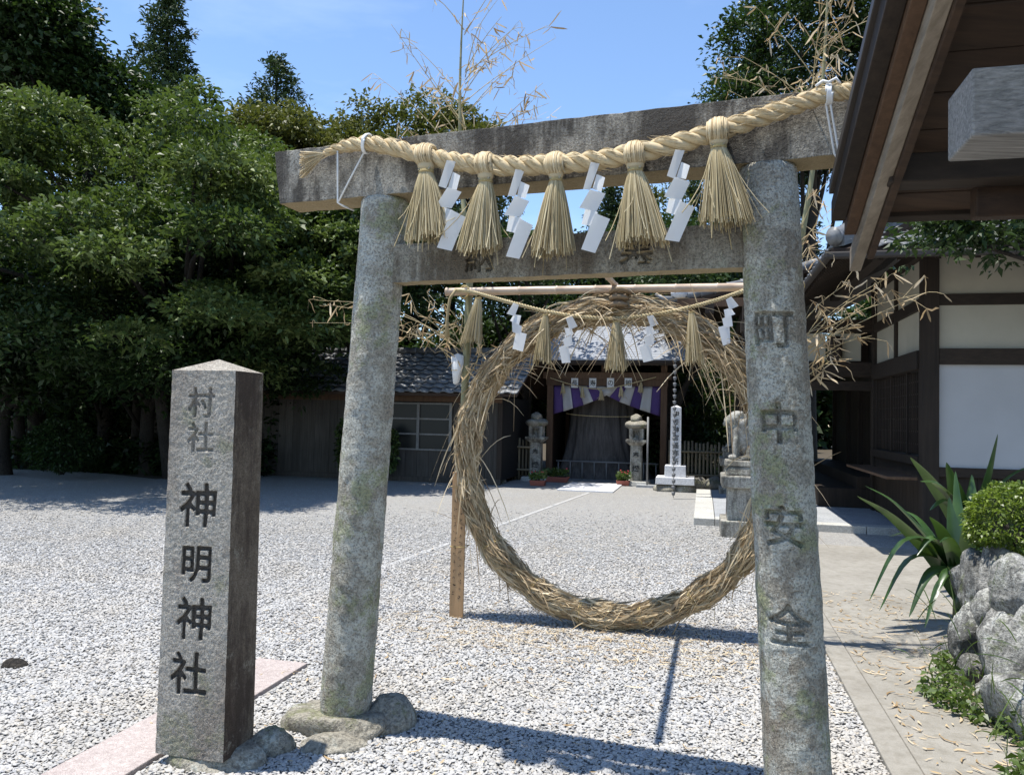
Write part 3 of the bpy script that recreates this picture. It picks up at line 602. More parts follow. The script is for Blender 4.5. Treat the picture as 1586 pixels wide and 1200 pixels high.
def tassel(top, neck, bot, w_bot, ex, en, label, group, ns=260, head=True, rr=.045, wst=.0042, mat='tassel', dep=.62, curl=0., top_level=True, parent=None):
    """top = rope centre, neck = binding, bot = middle of the hem (world)"""
    top, neck, bot = map(np.asarray, (top, neck, bot))
    o = empty('straw_tassel', top, label, 'tassel', group) if top_level else parent
    bot = bot + ex * rng.normal(0, .008); w_bot = w_bot * rng.uniform(.9, 1.08); dep = dep * rng.uniform(.85, 1.15); ln = np.linalg.norm(bot - neck); rn = max(.016, w_bot * .13)
    q = rng.random(ns) * 6.28; rad = np.sqrt(rng.random(ns)) * .35 + .65; lj = 1 + rng.normal(0, .03, ns) + .03 * np.sin(q * 2 + rng.random() * 6)
    off0 = ex * (np.cos(q) * rn)[:, None] + en * (np.sin(q) * rn)[:, None]
    off1 = ex * (np.cos(q) * w_bot / 2 * rad)[:, None] + en * (np.sin(q) * w_bot / 2 * dep * rad)[:, None]
    u = np.linspace(0, 1, 6)[None, :, None]; ax = (bot - neck)[None, None] * (u * lj[:, None, None])
    prof = u ** .82
    Pth = neck + off0[:, None] * (1 - u * .5) + ax + off1[:, None] * prof * .9 + rng.normal(0, .004, (ns, 1, 3)) * u
    stray = rng.random(ns) < .08
    Pth[stray] += (rng.normal(0, .05, (stray.sum(), 1, 3))) * (u ** 2)
    strands('skirt', Pth, wst * (.7 + .6 * rng.random(ns)), M[mat], o, True)
    # solid heart so that nothing shows through the straws
    mb = MB(); k = 9; nn = 14; Vs = []
    for i in range(k):
        uu = i / (k - 1) * .90; c = neck + (bot - neck) * uu; w = rn * (1 - .5 * uu) + w_bot / 2 * (uu ** .82) * .62
        for j in range(nn): an = 6.283 * j / nn; Vs.append(c + ex * math.cos(an) * w + en * math.sin(an) * w * dep)
    Fs = [(i * nn + j, i * nn + (j + 1) % nn, (i + 1) * nn + (j + 1) % nn, (i + 1) * nn + j) for i in range(k - 1) for j in range(nn)] + [tuple(range(nn))[::-1], tuple((k - 1) * nn + j for j in range(nn))]
    put('core', (Vs, Fs), M[mat], o, True, val=np.full(len(Fs), .1))
    # binding
    up = (top - neck) / (np.linalg.norm(top - neck) + 1e-9)
    put('binding', MB().tube([neck + ex * math.cos(x) * rn * 1.12 + en * math.sin(x) * rn * 1.12 + up * (.012 * (x / 20 - .5)) for x in np.linspace(0, 20, 60)], max(.0022, rn * .12), 5), M['twine'], o, True)
    if head:                                             # straws folded over the rope
        nh = 170; s = (rng.random(nh) * 2 - 1); u = np.linspace(0, math.pi * 1.25, 9)
        lay = rr * (1.0 + .28 * rng.random(nh)) * (1.12 - .32 * s * s)
        Ph = []
        for i in range(nh):
            c = top + ex * s[i] * rr * (.86 + .1 * rng.random())
            arc = [c + en * math.sin(x) * lay[i] + up * (-math.cos(x)) * lay[i] for x in u[::-1]]
            arc = [p + (neck + ex * s[i] * rn - p) * f for p, f in zip(arc, np.linspace(0, .08, 9))]
            arc = [neck + ex * s[i] * rn * .8 - en * rn * .6] + arc if False else arc
            Ph.append(np.array([*reversed(arc)] + [neck + ex * s[i] * rn * .9 + en * rn * .9]))
        Ph = np.array(Ph); strands('head', Ph, .005 + .003 * rng.random(nh), M['rope'], o, True)
        mb = MB(); prof = [(rr * .9, 0.), (rr * .86, .3), (rn * 1.4, .75), (rn, 1.)]; Vs = []
        for w, f in prof:
            c = top + (neck - top) * f
            for j in range(14): an = 6.283 * j / 14; Vs.append(c + ex * math.cos(an) * w + en * math.sin(an) * w * .9)
        put('head_core', (Vs, [(i * 14 + j, i * 14 + (j + 1) % 14, (i + 1) * 14 + (j + 1) % 14, (i + 1) * 14 + j) for i in range(3) for j in range(14)] + [tuple(range(14))[::-1], tuple(42 + j for j in range(14))]), M['rope'], o, True, val=np.full(44, .35))
    return o
ORDW = ['first', 'second', 'third', 'fourth', 'fifth']
LBL_T = ['straw tassel on the torii rope beside the plain uncarved pillar', 'second straw tassel along the torii rope from the plain uncarved pillar', 'middle one of the five straw tassels on the torii rope',
         'second straw tassel along the torii rope from the carved pillar', 'straw tassel on the torii rope beside the carved pillar, hanging highest']
for (tx, ty, ny, bx, by, wb), lb in zip([(660, 240, 258, 665, 371, 80), (752, 254, 273, 744, 387, 78), (861, 254, 271, 856, 390, 72), (984, 238, 256, 994, 376, 80), (1113, 202, 220, 1131, 344, 78)], LBL_T):
    pl = T(0, TK + .06, 0); top, nk_, bt = onplane(tx, ty, pl, TN), onplane(tx, ny + 8, T(0, TK + .085, 0), TN), onplane(bx, by, T(0, TK + .09, 0), TN)
    tassel(top, nk_, bt, wb / 1202 * 3.5 * .88, TA, TN, lb, 'straw tassels on the torii rope')

SHIDE = [[(-6, 0), (6, 3), (-7, 44), (-16, 42)], [(1, 19), (12, 26), (7, 47), (-4, 44)], [(-6, 43), (13, 50), (1, 77), (-21, 73)], [(-13, 74), (2, 78), (-2, 101), (-18, 97)], [(0, 79), (18, 89), (0, 141), (-19, 137)]]
def streamer(px, py, sc, plane, n, label, group, flip=1, jit=0., folds=SHIDE, name='paper_streamer'):
    top = onplane(px, py, plane, n); o = empty(name, top, label, 'paper streamer', group); rr = random.Random(int(px * 7 + py))
    for k, poly in enumerate(folds):
        off = (.004 if k % 2 else .014) + .006 * k; mb = MB(); V = []; dev = [(.012, -.006, -.004, .010), (-.006, .010, .012, -.004)][k % 2]
        c4 = [onplane(px + flip * x * sc * 1.2 + rr.uniform(-1, 1) * jit, py + y * sc + rr.uniform(-1, 1) * jit, np.asarray(plane) + n * (off + dev[i] * sc), n) for i, (x, y) in enumerate(poly)]
        g = 4
        for i in range(g + 1):
            for j in range(g + 1):
                u, v = j / g, i / g; p = (c4[0] * (1 - u) + c4[1] * u) * (1 - v) + (c4[3] * (1 - u) + c4[2] * u) * v
                V.append(p + n * (.0015 * sc * math.sin(math.pi * u) * (1 if k % 2 else -.6)))
        Fs = [(i * (g + 1) + j, i * (g + 1) + j + 1, (i + 1) * (g + 1) + j + 1, (i + 1) * (g + 1) + j) for i in range(g) for j in range(g)]
        q = put('paper_fold', (V, Fs), M['paper'], o, False); s = q.modifiers.new('thick', 'SOLIDIFY'); s.thickness = .0005; s.offset = 0
    return o
LBL_S = ['white folded paper streamer between the first two straw tassels by the plain torii pillar', 'white folded paper streamer between the second and middle tassels of the torii rope',
         'white folded paper streamer between the middle and fourth tassels of the torii rope', 'white folded paper streamer beside the straw tassel at the carved torii pillar']
for (x, y, sc), lb in zip([(699, 247, 1.), (805, 262, .98), (922, 250, 1.0), (1053, 231, 1.02)], LBL_S):
    streamer(x, y, sc, T(0, TK + .075, 0), TN, lb, 'paper streamers on the torii rope', 1, 1.2)

# ------------------------------------------------------------------ straw ring with its bamboo frame
HC = B(-.625, 5.57, 1.19); HR, HM = 1.09, .077
ring_o = empty('straw_ring', B(-.625, 5.57, 0), 'great purification ring of bundled dried reeds standing on the gravel', 'straw ring')
def ringp(th, rad, dep):                                  # offset rad outward, dep towards the camera
    c, s = np.cos(th), np.sin(th); return HC + ER * ((HR + rad) * c)[..., None] + EZ * ((HR + rad) * s)[..., None] * 1.0 - ED * np.asarray(dep)[..., None]
BIND = np.array([.35, .95, 1.25, 1.57, 2.0, 2.45, 2.8, 3.3, 3.75, 4.15, 4.5, 4.9, 5.25, 5.6, 6.0])
def thick(th):
    t_ = np.asarray(th, float) % 6.283; dth = np.abs((t_[..., None] - BIND + 3.1416) % 6.283 - 3.1416); pin = np.exp(-(dth / .055) ** 2).max(-1)
    bul = np.interp(t_, np.r_[0, np.repeat(BIND, 2) + np.tile([-.02, .03], 15), 6.283], np.r_[.2, np.tile([-.02, .24], 15), .2])
    return HM * (1 + bul * .9 - .20 * pin + .10 * np.clip(np.sin(t_), 0, 1))
nn, kk = 120, 16; th = np.repeat(np.linspace(0, 2 * math.pi, nn, endpoint=False), kk); ph = np.tile(np.linspace(0, 2 * math.pi, kk, endpoint=False), nn); tk_ = thick(th) * .86
V = ringp(th, tk_ * np.cos(ph), tk_ * np.sin(ph)); Fs = [(i * kk + j, i * kk + (j + 1) % kk, ((i + 1) % nn) * kk + (j + 1) % kk, ((i + 1) % nn) * kk + j) for i in range(nn) for j in range(kk)]
put('core', (V, Fs), M['kaya'], ring_o, True, val=np.full(len(Fs), .12))
ns = 11000; th0 = rng.random(ns) * 6.283; dl = (.12 + .22 * rng.random(ns)) * rng.choice([-1, 1], ns, p=[.25, .75]); ph0 = rng.random(ns) * 6.283; tw_ = rng.normal(.5, .8, ns); lift = .045 * rng.random(ns) ** 4
u = np.linspace(0, 1, 5)[None, :]; TH = th0[:, None] + dl[:, None] * u; PH = ph0[:, None] + tw_[:, None] * u
rr_ = thick(TH) * (.86 + .2 * rng.random(ns)[:, None]) + lift[:, None] * u ** 2
V = ringp(TH, rr_ * np.cos(PH), rr_ * np.sin(PH)); V[..., 2] = np.maximum(V[..., 2], .004)
strands('reed', V, .004 + .014 * rng.random(ns) ** 1.6, M['kaya'], ring_o)
# loose reeds standing away from the bundle, most at the top and the sides
ns = 1200; th0 = np.where(rng.random(ns) < .5, rng.normal(math.pi / 2 - .35, .62, ns), rng.random(ns) * 6.283); ph0 = rng.random(ns) * 6.283
ln = .08 + .36 * rng.random(ns) ** 2.2; ln = np.where(np.sin(th0) < -.5, ln * .4, ln)
st = ringp(th0, thick(th0) * np.cos(ph0) * .9, thick(th0) * np.sin(ph0) * .9)
tg = -ER * np.sin(th0)[:, None] + EZ * np.cos(th0)[:, None]; ro = ER * np.cos(th0)[:, None] + EZ * np.sin(th0)[:, None]
dr = tg * (rng.choice([-1, 1], ns) * (.5 + .7 * rng.random(ns)))[:, None] + ro * (np.cos(ph0) * (.2 + .6 * rng.random(ns)))[:, None] - ED * (np.sin(ph0) * .5)[:, None] + rng.normal(0, .12, (ns, 3))
u3 = np.linspace(0, 1, 6)[None, :, None]; V = st[:, None] + dr[:, None] * u3 * ln[:, None, None] - EZ * (u3 ** 2) * (ln * (.2 + .75 * rng.random(ns)))[:, None, None]
V[..., 2] = np.maximum(V[..., 2], .004 + .02 * rng.random((ns, 1)))
strands('loose_reed', V, .003 + .006 * rng.random(ns), M['kaya'], ring_o)
for thb in BIND:
    q = np.linspace(0, 6.283 * 2, 40); tb = np.full(40, thb) + .012 * q / 6.283; put('binding', MB().tube(ringp(tb, thick(tb) * 1.07 * np.cos(q), thick(tb) * 1.07 * np.sin(q)), .0045, 5), M['twine'], ring_o, True)
# knot of twisted reed where the pole meets the crown
for k in range(3): put('knot', MB().tube([HC + EZ * (HR + .02 + .05 * k) + ER * (.06 * math.cos(x) + .03) - ED * .17 * math.sin(x) for x in np.linspace(0, 6.4, 24)], .018, 7), M['kaya'], ring_o, True, val=None)

def culm(base, top, r0, r1, n_node, name, parent, mat, bend=0.):
    base, top = np.asarray(base), np.asarray(top); P = []; R = []
    ks = 8; side = np.cross((top - base) / np.linalg.norm(top - base), np.array([0, 1., .1]))
    for i in range(n_node):
        for f, k in ((0., 1.), (.02, 1.16), (.045, .98), (.5, 1.), (.96, .99)):
            u = (i + f) / n_node; P.append(base + (top - base) * u + side * bend * math.sin(u * math.pi)); R.append((r0 + (r1 - r0) * u) * k)
    P.append(top); R.append(r1); return put(name, MB().tube(P, R, 12), mat, parent, True), np.array(P)
UL = B(-1.785, 5.60); UR = B(.56, 5.56)
def sprays(o, specs, nl=26, dead=True):
    """side branches with dried lance leaves; specs: (start, end, leaves)"""
    Lp = []; tw = MB(); vals = []
    for st, en, k in specs:
        st, en = np.asarray(st), np.asarray(en); L = np.linalg.norm(en - st); mid = (st + en) / 2 + EZ * L * .08 + rng.normal(0, .03 * L, 3)
        P = spline([st, mid, en], 9); tw.tube(P, np.linspace(.004, .0014, 9), 5)
        for _ in range(k):
            u = .15 + .85 * rng.random(); p = P[min(int(u * 8), 7)] * (1 - (u * 8 % 1)) + P[min(int(u * 8) + 1, 8)] * (u * 8 % 1)
            dv = (en - st) / L * .6 + rng.normal(0, .55, 3); q = p + dv * (.03 + .09 * rng.random()); tw.tube([p, (p + q) / 2 + EZ * .006, q], [.0018, .0014, .001], 4, False)
            for _ in range(rng.integers(1, 4)):
                d = rng.normal(0, .5, 3) + (en - st) / L * .25 + np.array([0, 0, -.75]); d /= np.linalg.norm(d); ll = .05 + .07 * rng.random()
                cu = rng.normal(0, .02, 3); Lp.append([q, q + d * ll * .4 + cu * .3, q + d * ll * .75 + cu, q + d * ll + cu * 1.3])
    put('twig', tw, M['tassel'], o, True, val=np.full(len(tw.F), .3))['kind'] = 'stuff'
    Lp = np.array(Lp); strands('leaf', Lp, .005 + .009 * rng.random(len(Lp)), M['dryleaf'], o)
bl = empty('bamboo_pole', UL, 'upright bamboo with withered leaf sprays holding the ring beside the wooden plank', 'bamboo', 'bamboo uprights of the straw ring')
_, cp = culm(UL, B(-1.735, 5.60, 2.55), .030, .027, 7, 'culm', bl, M['bamboo']); culm(B(-1.735, 5.60, 2.55), B(-1.86, 5.66, 4.75), .022, .005, 9, 'culm_top', bl, M['bamboo'], .05)
cz = lambda z: B(-1.735 - .125 * max(0, z - 2.55) / 2.2, 5.60 + .06 * max(0, z - 2.55) / 2.2, z)
sp = []
for _ in range(20):
    z = 3.3 + 1.4 * rng.random(); an = rng.random() * 6.28; L = .25 + .5 * rng.random(); sp.append((cz(z), cz(z) + np.array([math.cos(an) * L, math.sin(an) * L, .25 + .35 * rng.random()]), 6))
for ex_, ez_ in (((798, 40), 4.0), ((632, 62), 3.9), ((580, 115), 3.4), ((850, 160), 3.45), ((830, 150), 3.3), ((770, 165), 3.2), ((620, 190), 3.15), ((660, 200), 3.1)):
    en = onplane(*ex_, UL, -ED); sp.append((cz(min(en[2] - .1, ez_)), en, 10))
for ex_, ey_, z in ((490, 465, 1.95), (480, 500, 1.9), (520, 475, 2.0), (640, 480, 1.85), (632, 512, 1.8), (655, 460, 1.9), (745, 545, 1.75), (760, 590, 1.7), (690, 470, 1.9)):
    en = onplane(ex_, ey_, UL - ED * .1, -ED); sp.append((cz(z), en, 9))
sprays(bl, sp)
br = empty('bamboo_pole', UR, 'upright bamboo with withered leaf sprays standing behind the carved torii pillar', 'bamboo', 'bamboo uprights of the straw ring')
culm(UR, B(.60, 5.56, 2.55), .030, .027, 7, 'culm', br, M['bamboo']); culm(B(.60, 5.56, 2.55), B(.80, 5.62, 4.7), .022, .005, 9, 'culm_top', br, M['bamboo'], -.05)
cz2 = lambda z: B(.58 + .2 * max(0, z - 2.55) / 2.2, 5.58, z)
sp = []
for _ in range(20):
    z = 3.2 + 1.5 * rng.random(); an = rng.random() * 6.28; L = .25 + .55 * rng.random(); sp.append((cz2(z), cz2(z) + np.array([math.cos(an) * L, math.sin(an) * L, .1 + .4 * rng.random()]), 7))
for ex_, ey_, z in ((1130, 118, 3.5), (1145, 85, 3.7), (1175, 130, 3.4), (1290, 40, 3.9), (1335, 110, 3.5), (1320, 30, 4.0), (1265, 300, 2.7), (1268, 345, 2.6), (1255, 380, 2.5), (1375, 430, 2.0), (1360, 445, 1.9), (1400, 468, 1.95), (1440, 452, 2.0), (1340, 470, 1.9), (1320, 500, 1.8), (1300, 540, 1.75), (1285, 560, 1.7), (1350, 520, 1.8), (1280, 480, 1.9), (1310, 440, 2.1)):
    en = onplane(ex_, ey_, UR - ED * .1, -ED); sp.append((cz2(z), en, 8))
sprays(br, sp)
hb = empty('bamboo_crossbar', B(-.62, 5.52, 2.42), 'dry bamboo crossbar lying over the top of the straw ring', 'bamboo'); culm(B(-1.90, 5.535, 2.425), B(.64, 5.50, 2.415), .030, .029, 9, 'culm', hb, M['drybamboo'])
for r in (-1.75, .60): put('lashing', MB().tube([B(r, 5.55, 2.42) + ER * (.045 * math.cos(x)) + EZ * .045 * math.sin(x * 1.0) - ED * .05 * math.cos(x * .5) for x in np.linspace(0, 25, 80)], .006, 5), M['twine'], hb, True)
pb = empty('bamboo_strut', B(-.64, 4.6, 2.44), 'thin dry bamboo strut reaching from the torii to the crown of the straw ring', 'bamboo'); culm(B(-.63, 5.60, 2.46), B(-.66, 3.55, 2.40), .019, .021, 5, 'culm', pb, M['drybamboo'])
# thin rope with its own tassels and streamers
RP2 = B(0, 5.46); n2 = -ED
tr_px = [(704, 449), (730, 452), (760, 460), (797, 470), (845, 482), (895, 490), (950, 493), (1005, 488), (1060, 478), (1105, 466), (1148, 452), (1190, 440)]
thin = empty('thin_rope', onplane(950, 493, RP2, n2), 'thin twisted straw rope sagging before the straw ring under the bamboo crossbar', 'rope')
lay_rope('strand', [onplane(x, y, RP2, n2) for x, y in tr_px], .0135, 60, thin, M['tassel'], 2, 500, 120)
put('rope_end', MB().tube([onplane(x, y, RP2 + n2 * .03, n2) for x, y in ((706, 449), (697, 462), (694, 480), (692, 500), (693, 523))], [.011, .012, .012, .012, .02], 8), M['tassel'], thin, True, val=None)
LB2 = ['small straw tassel on the thin rope beside the leafy upright bamboo', 'small straw tassel on the thin rope, second from the leafy upright bamboo', 'small straw tassel on the thin rope right under the crown knot of the ring', 'small straw tassel on the thin rope over the ring shoulder toward the hall']
for (x, y, by, bx, wb), lb in zip([(741, 456, 530, 730, 32), (845, 482, 560, 836, 31), (955, 492, 572, 955, 34), (1071, 478, 562, 1075, 28)], LB2):
    pl = RP2 + n2 * .01; top = onplane(x, y, pl, n2); nk_ = onplane(x, y + 6, pl, n2); bt = onplane(bx, by, pl + n2 * .02, n2)
    tassel(top, nk_, bt, wb / 1202 * 5.5, ER, -ED, lb, 'small tassels on the thin rope', 120, False, wst=.0046)
SH2 = [[(0, 0), (9, 3), (3, 20), (-8, 15)], [(2, 17), (10, 19), (8, 32), (-3, 28)], [(0, 28), (12, 34), (10, 48), (-1, 44)], [(4, 42), (18, 48), (12, 74), (1, 71)]]
LB3 = ['white paper streamer on the thin rope, next to the leafy upright bamboo', 'white paper streamer on the thin rope before the left half of the shelter roof', 'white paper streamer with a flared hem on the thin rope past the crown knot', 'white paper streamer on the thin rope close by the carved torii pillar']
for (x, y, fl), lb in zip([(794, 470, 1), (886, 490, -1), (1012, 488, -1), (1134, 460, -1)], LB3):
    streamer(x, y, 1., RP2 + n2 * .02, n2, lb, 'paper streamers on the thin rope', fl, 1.5, SH2)
pp = onplane(709, 549, UL - ED * .045, n2); tag_o = empty('paper_slip', pp, 'white paper slip with ink writing wrapped round the upright bamboo', 'paper slip')
W = [[(699, 552), (709, 547), (718, 551), (718, 562)], [(700, 572), (705, 573), (711, 574), (716, 573)], [(702, 594), (705, 595), (708, 594), (711, 592)]]
V = [onplane(x, y, UL - ED * (.040 + .012 * math.sin(math.pi * j / 3)), n2) for row in W for j, (x, y) in enumerate(row)]
q = put('paper', (V, [(i * 4 + j, i * 4 + j + 1, i * 4 + 5 + j, i * 4 + 4 + j) for i in range(2) for j in range(3)]), M['paper'], tag_o, True); s = q.modifiers.new('thick', 'SOLIDIFY'); s.thickness = .001
put('tie', MB().tube([onplane(708, 574, UL, n2) + ER * .045 * math.cos(x) - ED * .058 * math.sin(x) for x in np.linspace(0, 6.3, 20)], .002, 4), M['twine'], tag_o, True)
# wooden plank with brush writing, tied to the upright
pk = empty('wooden_plank', B(-1.70, 5.46), 'pale new wooden plank with small brush writing tied to the straw ring', 'plank')
pw = .105; pbase = gnd(706, 958); pz = onplane(706, 731, pbase, n2)[2]
pl_ = put('board', MB().boxf(pbase - ER * pw / 2, ER * pw, ED * .018, EZ * pz), M['plank'], pk, bevel=.002)
mb = MB(); rw = random.Random(5)                          # two columns of small brush marks, too fine to read in the photograph
for cx_, z0_, cnt in ((.022, .93, 16), (-.022, .80, 13)):
    for j in range(cnt):
        for _ in range(rw.randint(3, 5)):
            c = pbase + ER * (cx_ + rw.uniform(-.011, .011)) - ED * .0012 + EZ * (pz * (z0_ - .052 * j) + rw.uniform(-.012, .012)); an = rw.choice((0., 1.57, .6, -.7)) + rw.uniform(-.2, .2); L = rw.uniform(.006, .017); dv = ER * math.cos(an) + EZ * math.sin(an); nv2 = np.cross(dv, ED)
            mb.boxf(c - dv * L / 2 - nv2 * .001, dv * L, nv2 * rw.uniform(.0016, .003), ED * .0012)
put('writing', mb, M['ink'], pk)['kind'] = 'stuff'
for zz in (.90, .49):
    c = pbase + EZ * pz * zz; put('tie', MB().tube([c + ER * (-.058) + ED * .10, c - ER * .058 - ED * .006, c + ER * .058 - ED * .006, c + ER * .058 + ED * .10, c - ER * .058 + ED * .1], .0032, 5), M['twine'], pk, True)
# straw litter round the ring and dried leaves on the path
def litter(name, n, fn, mat, lab, wmin, wmax, lmin, lmax, z0):
    P = np.array([fn() for _ in range(n)]); an = rng.random(n) * 6.283; L = lmin + (lmax - lmin) * rng.random(n) ** 2; d = np.c_[np.cos(an), np.sin(an), np.zeros(n)]; e = np.c_[-np.sin(an), np.cos(an), np.zeros(n)]
    u = np.linspace(-.5, .5, 4)[None, :, None]; cv = rng.normal(0, .15, n)
    V = P[:, None] + d[:, None] * u * L[:, None, None] + e[:, None] * (u * u * 4) * (cv * L)[:, None, None]; V[..., 2] += z0 + .006 * rng.random((n, 1)) + np.abs(u[..., 0]) * .01 * rng.random((n, 1))
    # lie flat: sideways vector in the ground plane
    w = wmin + (wmax - wmin) * rng.random(n); tp = np.array([.4, 1, 1, .2])[None, :, None]; a = e[:, None] * w[:, None, None] * tp / 2 + EZ * (rng.normal(0, .2, n) * w)[:, None, None] * tp / 2
    VV = np.stack([V - a, V + a], 2).reshape(-1, 3); i = np.arange(n)[:, None] * 8 + np.arange(3)[None, :] * 2
    o = put(name, (VV, np.stack([i, i + 1, i + 3, i + 2], -1).reshape(-1, 4)), mat, val=np.repeat(rng.random(n), 3)); tag(o, lab, 'litter', kind='stuff')
litter('straw_litter', 1500, lambda: B(rng.normal(-.62, .85), 5.42 + rng.normal(0, .32) - .5 * rng.random() ** 2, 0), M['kaya'], 'bits of reed and straw fallen on the gravel round the ring', .003, .007, .03, .14, .016)
litter('fallen_leaves', 900, lambda: B(.95 + 1.0 * rng.random() ** 1.1, 3.2 + 4.2 * rng.random(), 0), M['dryleaf'], 'dried bamboo leaves fallen on the concrete path', .004, .012, .02, .11, .026)
litter('courtyard_leaves', 1000, lambda: B(-3 + 3.7 * rng.random(), 3.0 + 7 * rng.random(), 0), M['dryleaf'], 'scattered dry leaves over the gravel', .004, .010, .02, .09, .018)

# ------------------------------------------------------------------ shared roof tile: a shallow S-curved pan
def tilemesh(w, l, name='tile', mat='tile', th=.018, amp=.035):
    n = 7; V = []
    for z in (0, -th):
        for y in (0, 1):
            for i in range(n):
                u = i / (n - 1); V.append(((u - .5) * w * 1.06, (y - .5) * l, amp * math.sin(u * 2 * math.pi) * .5 + z + (.012 if y == 0 else -.012)))
    Fs = []
    for i in range(n - 1):
        Fs += [(i, i + 1, n + i + 1, n + i), (2 * n + i, 3 * n + i, 3 * n + i + 1, 2 * n + i + 1), (i, 2 * n + i, 2 * n + i + 1, i + 1), (n + i, n + i + 1, 3 * n + i + 1, 3 * n + i)]
    Fs += [(0, n, 3 * n, 2 * n), (n - 1, 3 * n - 1, 4 * n - 1, 2 * n - 1)]
    return rawmesh(name, V, Fs, M[mat], True)
def frame_rot(ex, ey):
    ex, ey = Vector(ex).normalized(), Vector(ey).normalized(); ez = ex.cross(ey).normalized(); ey = ez.cross(ex); mt = Matrix((ex, ey, ez)).transposed(); return mt.to_euler()
def tile_field(parent, o, ex, ey, W, L, tw, tl, clip=None, lim=300):
    """tiles over a roof plane: o = lower corner, ex along the eave, ey up the slope"""
    me = tilemesh(tw, tl * 1.12); rot = frame_rot(ex, ey); ex, ey = ex / np.linalg.norm(ex), ey / np.linalg.norm(ey); n = np.cross(ex, ey); k = 0
    for j in range(int(round(L / tl))):
        for i in range(int(round(W / tw))):
            if clip and not clip((i + .5) * tw, (j + .5) * tl): continue
            inst('tile', me, parent, o + ex * (i + .5) * tw + ey * (j + .5) * tl + n * .03, rot); k += 1
    return k
def boards(parent, name, mat, o, ax, ay, n_axis, width, gap=.006, th=.02):
    """planks side by side: each an object"""
    o, ax, ay = map(np.asarray, (o, ax, ay)); L = np.linalg.norm(ax); e = ax / L; k = max(1, int(round(L / width))); w = L / k
    for i in range(k): put(name, MB().boxf(o + e * (i * w + gap / 2), e * (w - gap), ay, np.asarray(n_axis) * (th + .004 * random.random())), mat, parent)

# ------------------------------------------------------------------ hall on the right
hall = empty('shrine_hall', B(5.2, 15, 0), 'timber framed shrine hall with white plaster panels and lattice window', 'building')
WR, WD = 2.7, 10.76                                        # side wall plane and front wall plane
def hb_(name, mat, *a, bevel=.006): return put(name, MB().boxB(*a), M[mat], hall, bevel=bevel)
# posts
hb_('post', 'oldwood', WR - .02, WR + .17, WD - .02, WD + .17, 0, 3.75); hb_('post', 'oldwood', WR - .02, WR + .14, 13.72, 13.9, 0, 3.75); hb_('post', 'oldwood', 5.6, 5.78, WD - .02, WD + .16, 0, 3.75)
hb_('post', 'oldwood', WR + .0, WR + .10, 12.3, 12.40, 2.46, 3.68)
# front wall, facing the camera
hb_('plaster_panel', 'plaster', WR + .17, 5.6, WD + .04, WD + .10, .98, 2.27, bevel=0); hb_('plaster_panel', 'cream', WR + .17, 5.6, WD + .04, WD + .10, 2.47, 3.02, bevel=0); hb_('plaster_panel', 'cream', WR + .17, 5.6, WD + .04, WD + .10, 3.16, 3.66, bevel=0)
hb_('rail', 'oldwoodr', WR + .17, 5.6, WD - .03, WD + .12, 2.27, 2.47); hb_('rail', 'oldwoodr', WR + .17, 5.6, WD + .0, WD + .12, 3.02, 3.16); hb_('rail', 'oldwoodr', WR + .17, 5.6, WD - .02, WD + .12, .86, .98); hb_('rail', 'oldwoodr', WR - .1, 5.8, WD - .05, WD + .13, 3.66, 3.8)
boards(hall, 'plank', M['oldwood'], B(WR + .17, WD + .05, .05), ER * 2.9, EZ * .81, ED, .22)
# side wall, facing the courtyard
for d0, d1 in ((WD + .17, 12.3), (12.4, 13.72)):
    hb_('plaster_panel', 'cream', WR + .04, WR + .10, d0, d1, 2.47, 3.0, bevel=0); hb_('plaster_panel', 'cream', WR + .04, WR + .10, d0, d1, 3.14, 3.66, bevel=0)
hb_('rail', 'oldwood', WR - .01, WR + .11, WD + .17, 12.298, 3.0, 3.14); hb_('rail', 'oldwood', WR - .01, WR + .11, 12.402, 13.72, 3.0, 3.14); hb_('rail', 'oldwood', WR - .05, WR + .12, WD + .17, 13.72, 2.22, 2.46); hb_('rail', 'oldwood', WR - .04, WR + .12, WD + .17, 13.72, .98, 1.10); hb_('rail', 'oldwood', WR - .06, WR + .12, WD + .17, 13.72, 3.662, 3.80)
hb_('shelf', 'brownwood', WR - .42, WR - .062, WD + .05, 13.7, .80, .84)
boards(hall, 'plank', M['oldwood'], B(WR + .02, WD + .17, .05), ED * 2.95, EZ * .92, ER, .2)
win = hb_('lattice_window', 'glass', WR + .07, WR + .09, WD + .24, 13.66, 1.12, 2.18, bevel=0); ORG[win.name] = ORG[hall.name]
hb_('window_paper', 'cream', WR + .10, WR + .11, WD + .24, 13.66, 1.12, 2.18, bevel=0)
k = 0
for d in np.arange(WD + .30, 13.66, .105): put('muntin', MB().boxB(WR + .035, WR + .062, d, d + .028, 1.12, 2.2), M['oldwood'], win)
for z in np.arange(1.24, 2.18, .165): put('muntin', MB().boxB(WR + .045, WR + .066, WD + .2, 13.7, z, z + .02), M['oldwood'], win)
for d in (WD + .2, 11.7, 12.65, 13.64): put('stile', MB().boxB(WR + .02, WR + .07, d, d + .065, 1.10, 2.218), M['oldwood'], win)
